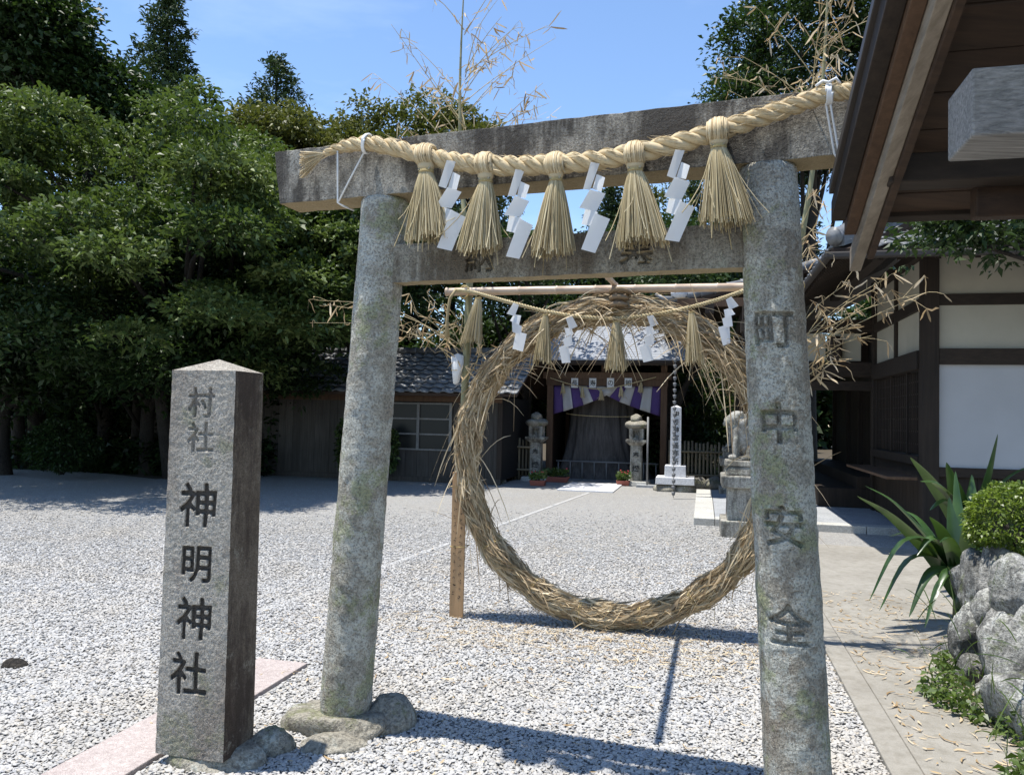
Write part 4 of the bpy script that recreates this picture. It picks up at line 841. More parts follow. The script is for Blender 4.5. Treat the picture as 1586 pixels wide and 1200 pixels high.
# recessed entrance beyond the wall
hb_('entrance_wall', 'black', WR + .5, WR + .6, 13.9, 21, .3, 3.6, bevel=0)
for d0, d1 in ((13.95, 14.55), (15.6, 16.8), (16.9, 18.2), (18.3, 20)): boards(hall, 'door_board', M['oldwood'], B(WR + .40, d0, .5), ED * (d1 - d0), EZ * 1.75, ER, .11, .03)
hb_('notice', 'paper', WR + .372, WR + .38, 14.1, 14.3, 1.45, 1.85, bevel=0)
for d in (13.9, 15.5, 16.82, 18.22, 20.): hb_('post', 'oldwood', WR + .32, WR + .5, d, d + .1, .1, 3.6)
hb_('rail', 'oldwood', WR + .3, WR + .5, 13.9, 20.1, 2.3, 2.5); hb_('step', 'oldwood', 1.9, WR + .5, 14, 20, .1, .42); hb_('step', 'oldwood', WR - .2, WR + .5, 14, 20, .42, .62)
hb_('porch_beam', 'oldwoodr', .75, WR, 13.78, 13.98, 2.27, 2.52, bevel=.02); hb_('porch_beam', 'oldwoodr', .75, WR, 17.7, 17.9, 2.27, 2.52, bevel=.02)
for i, r in enumerate((1.55, 2.1)): hb_('plaster_panel', 'cream', r, r + .42, 13.86, 13.90, 2.54, 3.0, bevel=0)
hb_('bracket', 'oldwoodr', 2.0, 2.22, 13.74, 14.0, 2.52, 2.95, bevel=.05); hb_('bracket', 'oldwoodr', 1.3, 1.5, 13.74, 14.0, 2.52, 3.05, bevel=.05); hb_('porch_beam', 'oldwoodr', .6, WR, 13.76, 14., 3.02, 3.22)
hb_('lintel', 'oldwoodr', 1.3, WR + .3, 13.84, 13.94, 2.05, 2.2)
for d in (13.78, 17.7): hb_('porch_post', 'oldwood', 1.12, 1.32, d, d + .2, .1, 3.3)
# main hip roof: eave at r=1.42, d=9.55
E0 = 3.52; er0, ed0 = 1.42, 9.55; slope = .5
def roofz(r, d): return E0 + min(r - er0, d - ed0) * slope
mb = MB()
cA, cB_, cC = B(er0, ed0, E0), B(9.4, ed0, E0), B(er0, 22, E0); hp = 3.9; cD = B(er0 + hp, ed0 + hp, E0 + hp * slope); cE = B(9.4, ed0 + hp, E0 + hp * slope); cF = B(er0 + hp, 22, E0 + hp * slope)
dn = EZ * -.07
mb.add([cA, cB_, cE, cD, cA + dn, cB_ + dn, cE + dn, cD + dn], [(0, 1, 2, 3), (7, 6, 5, 4), (0, 4, 5, 1), (1, 5, 6, 2)]); mb.add([cA, cD, cF, cC, cA + dn, cD + dn, cF + dn, cC + dn], [(0, 1, 2, 3), (7, 6, 5, 4), (3, 7, 4, 0), (2, 6, 7, 3)]); mb.add([cD, cE, B(9.4, 22, E0 + hp * slope), cF], [(0, 1, 2, 3)])
roof = put('roof', mb, M['soffit'], hall); ORG[roof.name] = ORG[hall.name]
sl = math.hypot(1, slope); tw, tl = .27, .24
ex, ey = ER, (ED + EZ * slope) / sl
tile_field(roof, B(er0, ed0, E0), ex, ey, 4.6, 1.7, tw, tl, lambda a, b: a > b / sl + .05)
ex2, ey2 = -ED, (ER + EZ * slope) / sl
tile_field(roof, B(er0, ed0 + 4.4, E0), ex2, ey2, 4.4, .98, tw, tl, lambda a, b: (4.4 - a) > b / sl + .05)
# hip ridge: round tiles one after another, and the ornament tile at its foot
hd = (cD - cA) / np.linalg.norm(cD - cA)
cap = rawmesh('ridge_tile', *(lambda q: (q.V, q.F))(MB().tube([(0, -.15, 0), (0, -.12, 0), (0, .14, 0)], [.10, .085, .075], 12)), M['tile'], True)
for i in range(14): inst('ridge_tile', cap, roof, cA + hd * (.18 + i * .25) + EZ * .15, frame_rot(np.cross(hd, EZ), hd))
put('ridge_base', MB().boxf(cA + hd * .1 - np.cross(hd, EZ) * .1, hd * 3.4, np.cross(hd, EZ) * .2, EZ * .13), M['tile'], roof)
put('ornament_tile', MB().tube([cA + hd * .02 + EZ * .12, cA + hd * .1 + EZ * .13], [.10, .09], 14), M['tile'], roof, True)
hb_('gutter', 'gutter', er0 - .09, er0 - .01, ed0 - .06, 14.2, E0 - .13, E0 - .05, bevel=.02); hb_('gutter', 'gutter', er0 - .09, 6, ed0 - .09, ed0 - .01, E0 - .13, E0 - .05, bevel=.02)
for d in np.arange(ed0 + .25, 14.1, .165): put('rafter', MB().boxf(B(er0 + .02, d, E0 - .145), ER * 1.5 + EZ * .75, ED * .055, EZ * .07), M['oldwoodr'], hall)
for r in np.arange(er0 + .3, 5.6, .2): put('rafter', MB().boxf(B(r, ed0 + .02, E0 - .145), ED * 1.35 + EZ * .675, ER * .055, EZ * .07), M['oldwood'], hall)
hb_('purlin', 'oldwood', er0 + .62, er0 + .76, ed0 + .5, 13.9, E0 + .03, E0 + .16); hb_('purlin', 'oldwoodr', er0 + .62, 5.6, ed0 + .55, ed0 + .69, E0 + .03, E0 + .16)
# porch roof reaching out over the apron
porch = hall
PZ = lambda r: 3.68 + .17 * (r + .5) + .03 * (r + .5) ** 2
rs = np.linspace(-.5, 3.2, 8); V = []
for r in rs:
    for d, dz in ((14.5, 0), (18.4, 0), (18.4, -.06), (14.5, -.06)): V.append(B(r, d, PZ(r) + dz))
Fs = [(i * 4 + j, i * 4 + (j + 1) % 4, (i + 1) * 4 + (j + 1) % 4, (i + 1) * 4 + j) for i in range(7) for j in range(4)] + [(0, 3, 2, 1), (28, 29, 30, 31)]
pr_ = put('porch_roof', (V, Fs), M['soffit'], hall); ORG[pr_.name] = ORG[hall.name]
for i in range(15):
    r = -.42 + i * .24; me_ = cap; inst('verge_tile', cap, pr_, B(r, 14.55, PZ(r) + .07), frame_rot(-ED, ER + EZ * (PZ(r + .1) - PZ(r)) * 10))
tm = tilemesh(.27, .27)
for i in range(8):
    for j in range(12): r = -.4 + j * .25; inst('tile', tm, pr_, B(r, 14.8 + i * .27, PZ(r) + .035), frame_rot(-ED, ER + EZ * (PZ(r + .1) - PZ(r)) * 10))
put('ornament_tile', MB().lathe(B(-.46, 14.52, PZ(-.5) + .05), [(.10, 0), (.15, .04), (.16, .10), (.13, .17), (.07, .21), (.01, .22)], 16), M['white_granite'], pr_, True); put('ornament_tile', MB().tube([B(-.5, 14.5, PZ(-.5) + .03), B(-.75, 14.47, PZ(-.5) + .04), B(-.9, 14.45, PZ(-.5) + .12)], [.06, .05, .02], 8), M['tile'], pr_, True)
for d in np.arange(14.6, 18.3, .2): put('rafter', MB().boxf(B(-.46, d, PZ(-.46) - .125), ER * 3.4 + EZ * (PZ(2.94) - PZ(-.46)), ED * .06, EZ * .06), M['oldwoodr'], hall)
hb_('fascia', 'oldwood', -.54, -.505, 14.5, 18.4, PZ(-.5) - .12, PZ(-.5) + .02); hb_('fascia', 'brownwood', -.5, 1.4, 14.45, 14.49, PZ(-.5) - .12, PZ(-.5) + .03)
hb_('purlin', 'oldwood', .0, .16, 14.3, 18.5, 3.42, 3.6); hb_('purlin', 'oldwood', .65, .85, 14.2, 18.5, 3.3, 3.55)
for d in (14.6, 18.1): hb_('porch_post', 'oldwood', .66, .84, d, d + .18, .1, 3.32)
# rain chain from the porch eave
rc = empty('rain_chain', atd(1043, 757, 15.1) * np.array([1, 1, 0]), 'dark rain chain of small cups hanging from the porch eave', 'chain'); cx = ORG[rc.name]
cup = rawmesh('cup', *(lambda q: (q.V, q.F))(MB().lathe((0, 0, 0), [(.018, -.035), (.03, -.02), (.038, .03), (.032, .035), (.015, 0)], 10)), M['metal'], True)
z = .1
while z < PZ(-.5) - .1: inst('cup', cup, rc, cx + EZ * z); z += .115
put('chain_line', MB().tube([cx + EZ * .02, cx + EZ * (PZ(-.5) - .08)], .006, 6), M['metal'], rc, True); put('bracket', MB().boxf(cx + EZ * (PZ(-.5) - .09), B(-.5, 15.1) * np.array([1, 1, 0]) - cx + ER * .05, ED * .03, EZ * .02), M['metal'], rc)

# ------------------------------------------------------------------ near pavilion roof at upper right
pav = empty('wash_pavilion', B(1.9, 2.2, 0), 'open timber pavilion roof with grey beam end jutting out overhead', 'pavilion')
def vp(s, r, dz=0.):                                        # a point down the roof slope: s=0 upper, 1 lower end
    d0, d1 = (2.117 + .2402 * .58) / .9707, (3.13 + .2402 * .58) / .9707; return B(r, d0 + (d1 - d0) * s, 2.644 + (2.23 - 2.644) * s + dz)
def slab(name, mat, r0, r1, s0, s1, z0, z1, parent=pav, bevel=.003):
    a = vp(s0, r0, z0); mb = MB().boxf(a, vp(s0, r1, z0) - a, vp(s1, r0, z0) - a, EZ * (z1 - z0)); return put(name, mb, M[mat], parent, bevel=bevel)
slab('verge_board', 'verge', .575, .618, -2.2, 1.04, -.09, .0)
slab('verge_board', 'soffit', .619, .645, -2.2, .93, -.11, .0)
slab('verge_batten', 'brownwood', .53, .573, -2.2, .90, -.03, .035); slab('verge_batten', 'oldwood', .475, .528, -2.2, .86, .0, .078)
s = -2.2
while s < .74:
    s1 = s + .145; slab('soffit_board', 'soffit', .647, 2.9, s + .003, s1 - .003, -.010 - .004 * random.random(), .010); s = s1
slab('eave_board', 'oldwoodr', .65, 2.9, .80, .835, -.03, .05); slab('roof_deck', 'gutter', .46, 3.0, -2.2, .82, .08, .12); slab('roof_deck', 'gutter', .46, 3.0, -4.6, -2.203, .08, .12)
def beam(name, mat, r0, r1, d0, d1, z0, z1, **k): return put(name, MB().boxB(r0, r1, d0, d1, z0, z1), M[mat], pav, bevel=k.get('bevel', .006))
pa = atd(1506, 105, 2.09); pb_ = atd(1506, 211, 2.09); rA = float(pa @ ER)
beam('purlin', 'greywood', rA, 2.8, 2.09, 2.29, pb_[2], pa[2], bevel=.006)
pa2 = atd(1378, 238, 2.85); pb2 = atd(1378, 283, 2.85); rB = float(pa2 @ ER)
beam('purlin', 'oldwoodr', rB, 2.8, 2.85, 2.96, pb2[2], pa2[2]); beam('purlin_cap', 'soffit', rB + .3, 2.8, 2.965, 3.03, pb2[2] - .10, pb2[2] + .01)
for r in (1.1, 2.4): beam('cross_beam', 'brownwood', r, r + .11, .7, 3.05, pb2[2] - .14, pb2[2] - .002)
for r in (1.62, 2.6):
    for d in (.8, 2.6): beam('post', 'brownwood', r, r + .13, d, d + .13, 0, pb2[2] - .003 if d > 2 else 2.9)
for d in (.8, 2.6): beam('tie', 'brownwood', 1.2, 2.75, d + .03, d + .10, pb2[2] - .26, pb2[2] - .145)

# ------------------------------------------------------------------ old shed at left
shed = empty('wooden_shed', B(-8, 17.3, 0), 'low weathered wooden shed with grey tiled roof and sliding window', 'shed')
S0, S1, SD = -13.6, -4.25, 16.35
def sb(name, mat, *a, bevel=.004): return put(name, MB().boxB(*a), M[mat], shed, bevel=bevel)
w0, w1 = -6.95, -5.45
boards(shed, 'plank', M['shedwood'], B(S0, SD, .12), ER * (w0 - S0 - .08), EZ * 1.75, ED, .19); boards(shed, 'plank', M['shedwood'], B(w1 + .08, SD, .12), ER * (S1 - w1 - .08), EZ * 1.75, ED, .19); boards(shed, 'plank', M['shedwood'], B(w0 - .08, SD, .12), ER * (w1 - w0 + .16), EZ * .58, ED, .3)
sb('back_wall', 'black', S0, S1, SD + .03, SD + 2.6, .1, 1.9, bevel=0); sb('sill', 'shedwood', S0, S1, SD - .05, SD - .002, .0, .12); sb('lintel', 'brownwood', S0, S1, SD - .06, SD - .002, 1.78, 2.0)
wi = sb('window', 'glass', w0, w1, SD + .005, SD + .025, .74, 1.72, bevel=0); ORG[wi.name] = ORG[shed.name]
for r in (w0 - .06, w0 + .74, w1): put('frame', MB().boxB(r, r + .06, SD - .04, SD + .0, .70, 1.76), M['greywood'], wi)
for z in (.70, 1.04, 1.38, 1.72): put('frame', MB().boxB(w0, w1, SD - .03, SD + .002, z, z + .035), M['greywood'], wi)
for r in (S0, -10.5, -7.4, S1 - .1): sb('post', 'oldwood', r, r + .11, SD - .045, SD - .003, .12, 1.78)
rt = .62; ro_ = SD - .55; srf = put('roof', MB().add([B(S0 - .3, ro_, 1.96), B(S1 + .45, ro_, 1.96), B(S1 + .45, SD + 1.6, 1.96 + (2.15) * .48), B(S0 - .3, SD + 1.6, 1.96 + 2.15 * .48), B(S0 - .3, ro_, 1.90), B(S1 + .45, ro_, 1.90), B(S1 + .45, SD + 1.6, 1.90 + 2.15 * .48), B(S0 - .3, SD + 1.6, 1.90 + 2.15 * .48), B(S0 - .3, SD + 3.6, 1.95), B(S1 + .45, SD + 3.6, 1.95)], [(0, 1, 2, 3), (7, 6, 5, 4), (0, 4, 5, 1), (1, 5, 6, 2), (0, 3, 7, 4), (3, 2, 9, 8)]), M['soffit'], shed); ORG[srf.name] = ORG[shed.name]
exs, eys = ER, (ED + EZ * .48) / math.hypot(1, .48)
tile_field(srf, B(S1 + .45 - 8.4, ro_, 1.96), exs, eys, 8.4, 2.3, .28, .26)
for i in range(34): inst('ridge_tile', cap, srf, B(S1 + .35 - i * .26, SD + 1.6, 1.96 + 2.15 * .48 + .06), frame_rot(ED, -ER))

# ------------------------------------------------------------------ stump shelter in the middle
she = empty('stump_shelter', B(-2.28, 19.4, 0), 'open wooden shelter with silver roof and purple white curtains over an old stump', 'shelter')
H0, H1, HD = -3.72, -.84, 18.6
def hs(name, mat, *a, bevel=.006): return put(name, MB().boxB(*a), M[mat], she, bevel=bevel)
for r in (H0, H1 - .15):
    for d in (HD, HD + 2.4): hs('post', 'brownwood', r, r + .15, d, d + .15, 0, 2.8)
hs('lintel', 'brownwood', H0 - .02, H1 + .02, HD - .02, HD + .13, 2.28, 2.44); hs('lintel', 'brownwood', H0 - .1, H1 + .1, HD - .04, HD + .16, 2.44, 2.6); hs('lintel', 'oldwoodr', H0 - .5, H1 + .5, HD - .55, HD - .42, 2.74, 2.84); hs('strut', 'brownwood', -2.4, -2.2, HD, HD + .1, 2.6, 2.85)
hs('back_wall', 'oldwood', H0, H1, HD + 2.45, HD + 2.5, 0, 2.8, bevel=0)
for r in (H0 + .02, H1 - .05): hs('side_wall', 'oldwood', r, r + .03, HD + .6, HD + 2.45, 0, 2.75, bevel=0)
sroof = put('roof', MB().add([B(H0 - .55, HD - .6, 2.84), B(H1 + .55, HD - .6, 2.84), B(H1 + .55, HD + 1.2, 3.85), B(H0 - .55, HD + 1.2, 3.85), B(H0 - .55, HD - .6, 2.78), B(H1 + .55, HD - .6, 2.78), B(H1 + .55, HD + 1.2, 3.79), B(H0 - .55, HD + 1.2, 3.79), B(H0 - .55, HD + 3.1, 2.8), B(H1 + .55, HD + 3.1, 2.8)], [(0, 1, 2, 3), (7, 6, 5, 4), (0, 4, 5, 1), (1, 5, 6, 2), (0, 3, 7, 4), (3, 2, 9, 8)]), M['oldwood'], she); ORG[sroof.name] = ORG[she.name]
for i in range(15):
    f = i / 15; put('roof_course', MB().boxf(B(H0 - .57, HD - .62 + 1.8 * f, 2.845 + 1.01 * f), ER * (H1 - H0 + 1.14), ED * .135 + EZ * .07, EZ * .03), M['shingle'], sroof)
put('ridge', MB().boxB(H0 - .57, H1 + .57, HD + 1.1, HD + 1.35, 3.84, 3.98), M['shingle'], sroof, bevel=.03)
# curtains: striped swags, each stripe a piece of cloth
def swag(r0, r1, lowleft, lab):
    cu = put('curtain', MB().tube([B(r0, HD + .1, 2.27), B(r1, HD + .1, 2.27)], .012, 6), M['purple'], she, True); ORG[cu.name] = ORG[she.name]; k = 6
    for i in range(k):
        V = []; n = 6
        for a in range(5):
            u = (i + a / 4) / k; r = r0 + (r1 - r0) * u; h = .08 + .62 * ((1 - u) if lowleft else u) ** .7
            for b in range(n + 1): v = b / n; V.append(B(r + (.25 * v * (1 if lowleft else -1) * (u if lowleft else 1 - u)), HD + .09 - .05 * math.sin(u * 22) * v, 2.27 - h * v))
        Fs = [(a * (n + 1) + b, (a + 1) * (n + 1) + b, (a + 1) * (n + 1) + b + 1, a * (n + 1) + b + 1) for a in range(4) for b in range(n)]
        q = put('stripe', (V, Fs), M['purple' if (i % 2 == (0 if lowleft else 1)) else 'whitecloth'], cu, True); s_ = q.modifiers.new('thick', 'SOLIDIFY'); s_.thickness = .004
swag(H0 + .15, -2.35, True, ''); swag(-2.2, H1 - .15, False, '')
for ch, px in zip('長寿の館', (890, 918, 945.5, 973)):
    c = atd(px, 593, HD - .06); b_o = put('name_card', MB().boxf(c - ER * .085 - EZ * .115, ER * .17, ED * .008, EZ * .23), M['paper'], she); mb = MB(); glyph_mb(mb, ch, c, ER, EZ, -ED, .15, -.001, .002, .008); ORG[b_o.name] = ORG[she.name]; put('character', mb, M['ink'], b_o)['kind'] = 'stuff'
sr = empty('shelter_rope', B(-2.28, HD - .1, 2.3), 'thin straw rope with tiny tassels strung across the shelter front', 'rope'); prp = [atd(x, y, HD - .1) for x, y in ((852, 585), (880, 594), (912, 601), (932, 602), (960, 598), (1000, 588), (1016, 584))]
lay_rope('strand', prp, .012, 30, sr, M['tassel'], 2, 200)
for x, y in ((872, 592), (902, 598), (931, 602), (962, 597), (993, 590)): tp = atd(x, y, HD - .11); tassel(tp, tp - EZ * .03, tp - EZ * .27, .12, ER, -ED, '', '', 36, False, wst=.010, top_level=False, parent=sr)
# the old stump
st_o = empty('tree_stump', B(-2.45, 19.75, 0), 'huge old grey tree stump standing inside the shelter', 'stump'); V = []; nz, nn = 40, 96
for i in range(nz + 1):
    z = 2.35 * i / nz; R = .72 + .42 * math.exp(-z * 1.6) - .03 * z
    for j in range(nn):
        an = 6.283 * j / nn; rdg = .10 * abs(math.sin(an * 5 + 1.3 * math.sin(z * 1.1) + 2 * mnoise.noise(Vector((math.cos(an) * 2, math.sin(an) * 2, z * .5))))) + .05 * mnoise.fractal(Vector((math.cos(an) * 5, math.sin(an) * 5, z * 1.2)), 1., 2., 4)
        V.append(B(-2.45, 19.75, z) + np.array([math.cos(an), math.sin(an), 0]) * (R + rdg) * np.array([1.05, .6, 1]))
put('trunk', (V, [(i * nn + j, i * nn + (j + 1) % nn, (i + 1) * nn + (j + 1) % nn, (i + 1) * nn + j) for i in range(nz) for j in range(nn)] + [tuple(nz * nn + j for j in range(nn))]), M['stump'], st_o, True)
prp = [B(-2.45, 19.75, 1.62) + np.array([math.cos(x) * 1.0, math.sin(x) * .62, -.08 * math.sin(-x * 1.) ]) for x in np.linspace(3.3, 6.1, 9)]; lay_rope('rope_strand', prp, .012, 30, st_o, M['tassel'], 2, 160)
rl = empty('railing', B(-2.28, HD + .35, 0), 'low dark metal railing in front of the stump', 'railing')
for i in range(9): r = H0 + .25 + i * (H1 - H0 - .5) / 8; put('rail_post', MB().tube([B(r, HD + .35, 0), B(r, HD + .35, .42)], .016, 8), M['metal'], rl, True)
put('top_rail', MB().tube([B(H0 + .2, HD + .35, .43), B(H1 - .2, HD + .35, .43)], .02, 8), M['metal'], rl, True)

# ------------------------------------------------------------------ stone things round the shelter
def lantern(c, h, label, chars):
    o = empty('stone_lantern', c, label, 'lantern', 'stone lanterns beside the shelter'); c = np.asarray(c); w = .2
    put('base', MB().frust(c, .62, .62, .58, .58, .1), M['paving'], o, bevel=.01); put('shaft', MB().frust(c + EZ * .1, .27, .27, .25, .25, .80), M['statue'], o, bevel=.01)
    put('platform', MB().frust(c + EZ * .9, .28, .28, .46, .46, .08).frust(c + EZ * .98, .46, .46, .46, .46, .05), M['statue'], o)
    fb = MB(); z0, z1, hw, pw_ = 1.03, 1.28, .16, .09
    for a in (-1, 1):
        for b in (-1, 1): fb.boxf(c + ER * (a * hw - (pw_ if a > 0 else 0)) + ED * (b * hw - (pw_ if b > 0 else 0)) + EZ * z0, ER * pw_, ED * pw_, EZ * (z1 - z0))
    fb.boxf(c - ER * .155 - ED * .155 + EZ * z0, ER * .31, ED * .31, EZ * .05); fb.boxf(c - ER * .155 - ED * .155 + EZ * (z1 - .05), ER * .31, ED * .31, EZ * .048); fb.boxf(c - ER * .1 - ED * .02 + EZ * z0, ER * .2, ED * .04, EZ * .2); put('firebox', fb, M['statue'], o)
    put('roof', boulder(c + EZ * 1.36, .28, .27, .12, 21 + int(h * 10), .22, 3), M['rock'], o, True); put('finial', boulder(c + EZ * 1.50, .15, .13, .13, 31, .35, 3), M['rock'], o, True)
    for k, ch in enumerate('奉燈'): mb = MB(); glyph_mb(mb, ch, c - ED * .136 + EZ * (.68 - .3 * k), ER, EZ, -ED, .16, -.002, .003, .01); put('character', mb, M['ink'], o)['kind'] = 'stuff'
lantern(gnd(830, 744) * np.array([1, 1, 0]), 1.5, 'stone lantern standing beside the bamboo fence left of the shelter', 0); lantern(gnd(985, 751) * np.array([1, 1, 0]), 1.6, 'stone lantern standing in front of the shelter next to the metal pole', 1)
mp_ = gnd(995, 754) * np.array([1, 1, 0]) + ER * .1; po = empty('metal_pole', mp_, 'slim metal pole beside the stone lantern', 'pole'); put('pole', MB().tube([mp_, mp_ + EZ * 1.55], .022, 8), M['metal'], po, True); put('foot', MB().frust(mp_, .45, .3, .45, .3, .05), M['slate'], po)
# white marker post
c = gnd(1045, 762) * np.array([1, 1, 0]) + ED * .3; wp = empty('white_stone_post', c, 'white granite post with black characters on a stepped base', 'stone post')
put('rubble', boulder(c + EZ * .02 - ER * .17, .30, .34, .17, 41, .15, 3, .13), M['rock'], wp, True); put('rubble', boulder(c + EZ * .02 + ER * .2, .26, .32, .17, 43, .15, 3, .13), M['rock'], wp, True); put('slab', MB().frust(c + EZ * .15, .80, .62, .78, .60, .15), M['white_granite'], wp, bevel=.01); put('plinth', MB().frust(c + EZ * .30, .44, .40, .43, .39, .24), M['white_granite'], wp, bevel=.01); put('shaft', MB().frust(c + EZ * .54, .225, .225, .215, .215, 1.22).frust(c + EZ * 1.76, .215, .215, .03, .03, .045), M['white_granite'], wp, bevel=.004)
for k, ch in enumerate('伊勢神宮遥拝所'): mb = MB(); glyph_mb(mb, ch, c - ED * .1135 + EZ * (1.62 - .165 * k), ER, EZ, -ED, .135, -.002, .003, .012); put('character', mb, M['ink'], wp)['kind'] = 'stuff'
sp_ = gnd(777, 748) * np.array([1, 1, 0]); tag(put('short_stone_post', MB().frust(sp_, .17, .17, .15, .15, .52).frust(sp_ + EZ * .52, .15, .15, .05, .05, .04), M['statue'], origin=sp_, bevel=.01), 'short grey stone post by the end of the shed', 'stone post')
# bamboo fences: every cane a part
cane = rawmesh('cane', *(lambda q: (q.V, q.F))(MB().tube([(0, 0, 0), (0, 0, .3), (0, 0, .31), (0, 0, .32), (0, 0, .62), (0, 0, .63), (0, 0, .64), (0, 0, .98)], [.030, .029, .034, .029, .029, .033, .029, .028], 7)), M['oldcane'], True)
def fence(r0, r1, d, lab):
    o = empty('bamboo_fence', B((r0 + r1) / 2, d, 0), lab, 'fence')
    r = r0
    while r < r1: inst('cane', cane, o, B(r, d + .01 * random.random(), 0), (0, 0, random.random() * 6), (1, 1, .96 + .1 * random.random())); r += .085
    for z in (.25, .78): put('rail', MB().tube([B(r0, d - .05, z), B(r1, d - .05, z)], .026, 8), M['oldcane'], o, True)
fence(-4.9, -3.75, 17.9, 'bamboo cane fence between the shed and the stump shelter'); fence(-.75, 1.9, 18.3, 'bamboo cane fence behind the white stone post')
for i, (r, d) in enumerate(((-.15, 17.7), (.25, 17.75), (.6, 17.7), (.95, 17.8))): tag(put('garden_rock', boulder(B(r, d, .06), .28, .24, .22, 50 + i, .25, 3), M['rock'], origin=B(r, d, 0), smooth=True), ['dark rounded rock before the bamboo fence, nearest the white stone post', 'dark rock before the bamboo fence, second from the white stone post', 'dark rock in the middle of the row before the bamboo fence', 'dark rock before the bamboo fence at the hall porch end'][i], 'rock', 'rocks before the bamboo fence')
def planter(c, w, label, nfl, grp='flower planters before the shelter'):
    o = empty('flower_planter', c, label, 'planter', grp); put('box', MB().frust(c, w * .85, .15, w, .2, .12), M['pot'], o, bevel=.012); n = 200
    P = np.array([np.asarray(c) + ER * rng.uniform(-w * .42, w * .42) + ED * rng.uniform(-.1, .1) + EZ * (.15 + .12 * rng.random()) for _ in range(n)]); d = rng.normal(0, 1, (n, 3)) + np.array([0, 0, .6]); d /= np.linalg.norm(d, axis=1, keepdims=True)
    strands('foliage', P[:, None] + d[:, None] * np.linspace(0, .09, 3)[None, :, None], .03 + .02 * rng.random(n), M['weed'], o)
    for k in range(nfl): put('flower', boulder(np.asarray(c) + ER * rng.uniform(-w * .4, w * .4) + ED * rng.uniform(-.08, .08) + EZ * (.24 + .1 * rng.random()), .022, .022, .02, k, .4, 2), M['petal'], o, True)
planter(gnd(833, 752) * np.array([1, 1, 0]), .36, 'terracotta planter of small red flowers by the fence side lantern', 7); planter(gnd(965, 752) * np.array([1, 1, 0]), .30, 'terracotta planter of red flowers by the lantern with the metal pole', 12); planter(gnd(857, 748) * np.array([1, 1, 0]) + ED * .3, .62, 'long dark planter at the corner post of the shelter', 2)

# ------------------------------------------------------------------ guardian lion-dogs
def fuse(parts_, voxel, name, mat, parent):
    mb = MB()
    for (c, rx, ry, rz, rot) in parts_:
        bm = bmesh.new(); bmesh.ops.create_icosphere(bm, subdivisions=3, radius=1.); mt = Matrix.Rotation(rot, 3, 'Y')
        mb.add([np.asarray(c) + np.array(mt @ Vector((v.co.x * rx, v.co.y * ry, v.co.z * rz))) for v in bm.verts], [tuple(v.index for v in f.verts) for f in bm.faces]); bm.free()
    me = rawmesh(name, mb.V, mb.F, mat); o = bpy.data.objects.new(name, me); COL.objects.link(o); md = o.modifiers.new('r', 'REMESH'); md.mode = 'VOXEL'; md.voxel_size = voxel; sm_ = o.modifiers.new('s', 'SMOOTH'); sm_.iterations = 3; bake(o)
    o.data.polygons.foreach_set('use_smooth', np.ones(len(o.data.polygons), bool)); return o
def komainu_parts():                                        # faces -x; sits with straight forelegs
    P = [((.10, 0, .17), .17, .13, .15, 0), ((.02, 0, .28), .13, .12, .17, .45), ((-.06, 0, .37), .115, .12, .14, .2), ((-.10, 0, .52), .115, .105, .11, 0), ((-.19, 0, .50), .075, .075, .06, 0), ((-.20, 0, .46), .06, .06, .03, 0), ((-.21, 0, .53), .035, .04, .03, 0)]
    for s in (-1, 1):
        P += [((-.11, .075 * s, .20), .042, .042, .20, .06), ((-.14, .075 * s, .035), .07, .045, .035, 0), ((.13, .10 * s, .10), .13, .06, .10, .3), ((.03, .12 * s, .035), .09, .045, .035, 0), ((-.16, .045 * s, .57), .03, .03, .025, 0), ((-.06, .085 * s, .585), .035, .03, .045, .5), ((-.03, .10 * s, .47), .06, .04, .06, 0), ((.0, .09 * s, .40), .06, .045, .06, 0)]
    for k in range(5): an = k / 4 * 2.2 - .3; P.append(((.0 + .05 * math.cos(an), .03 * (k - 2), .56 - .06 * k), .06, .05, .06, 0))
    P += [((.24, 0, .24), .06, .06, .11, .2), ((.25, 0, .37), .055, .05, .10, -.2), ((.22, .05, .42), .035, .03, .07, -.4), ((.22, -.05, .42), .035, .03, .07, -.4)]
    return P
def guardian(c, label, scale=1.):
    o = empty('guardian_lion_statue', c, label, 'statue', 'guardian lion statues before the hall'); c = np.asarray(c); b = fuse(komainu_parts(), .014, 'lion', M['statue'], o)
    o2 = b; o2.parent = o; b.location = (0, 0, .98); b.rotation_euler = (0, 0, math.atan2(ER[1], ER[0])); b.scale = (scale,) * 3; ORG[b.name] = c
    put('base_block', MB().frust(c, .62, .78, .62, .78, .21), M['statue'], o, bevel=.012); put('shaft', MB().frust(c + EZ * .21, .46, .60, .44, .58, .42), M['statue'], o, bevel=.01); put('cap_block', MB().frust(c + EZ * .63, .60, .74, .62, .76, .16), M['statue'], o, bevel=.02); put('upper_block', MB().frust(c + EZ * .79, .50, .62, .46, .58, .12), M['statue'], o, bevel=.02); put('seat_slab', MB().frust(c + EZ * .91, .52, .60, .50, .58, .07), M['statue'], o, bevel=.01)
    return o
guardian(B(.54, 10.85), 'lion dog statue on a tall mossy stone pedestal, the one beside the straw ring', 1.05); guardian(B(.62, 15.9), 'lion dog statue on a pedestal at the far end of the stone apron', .95)

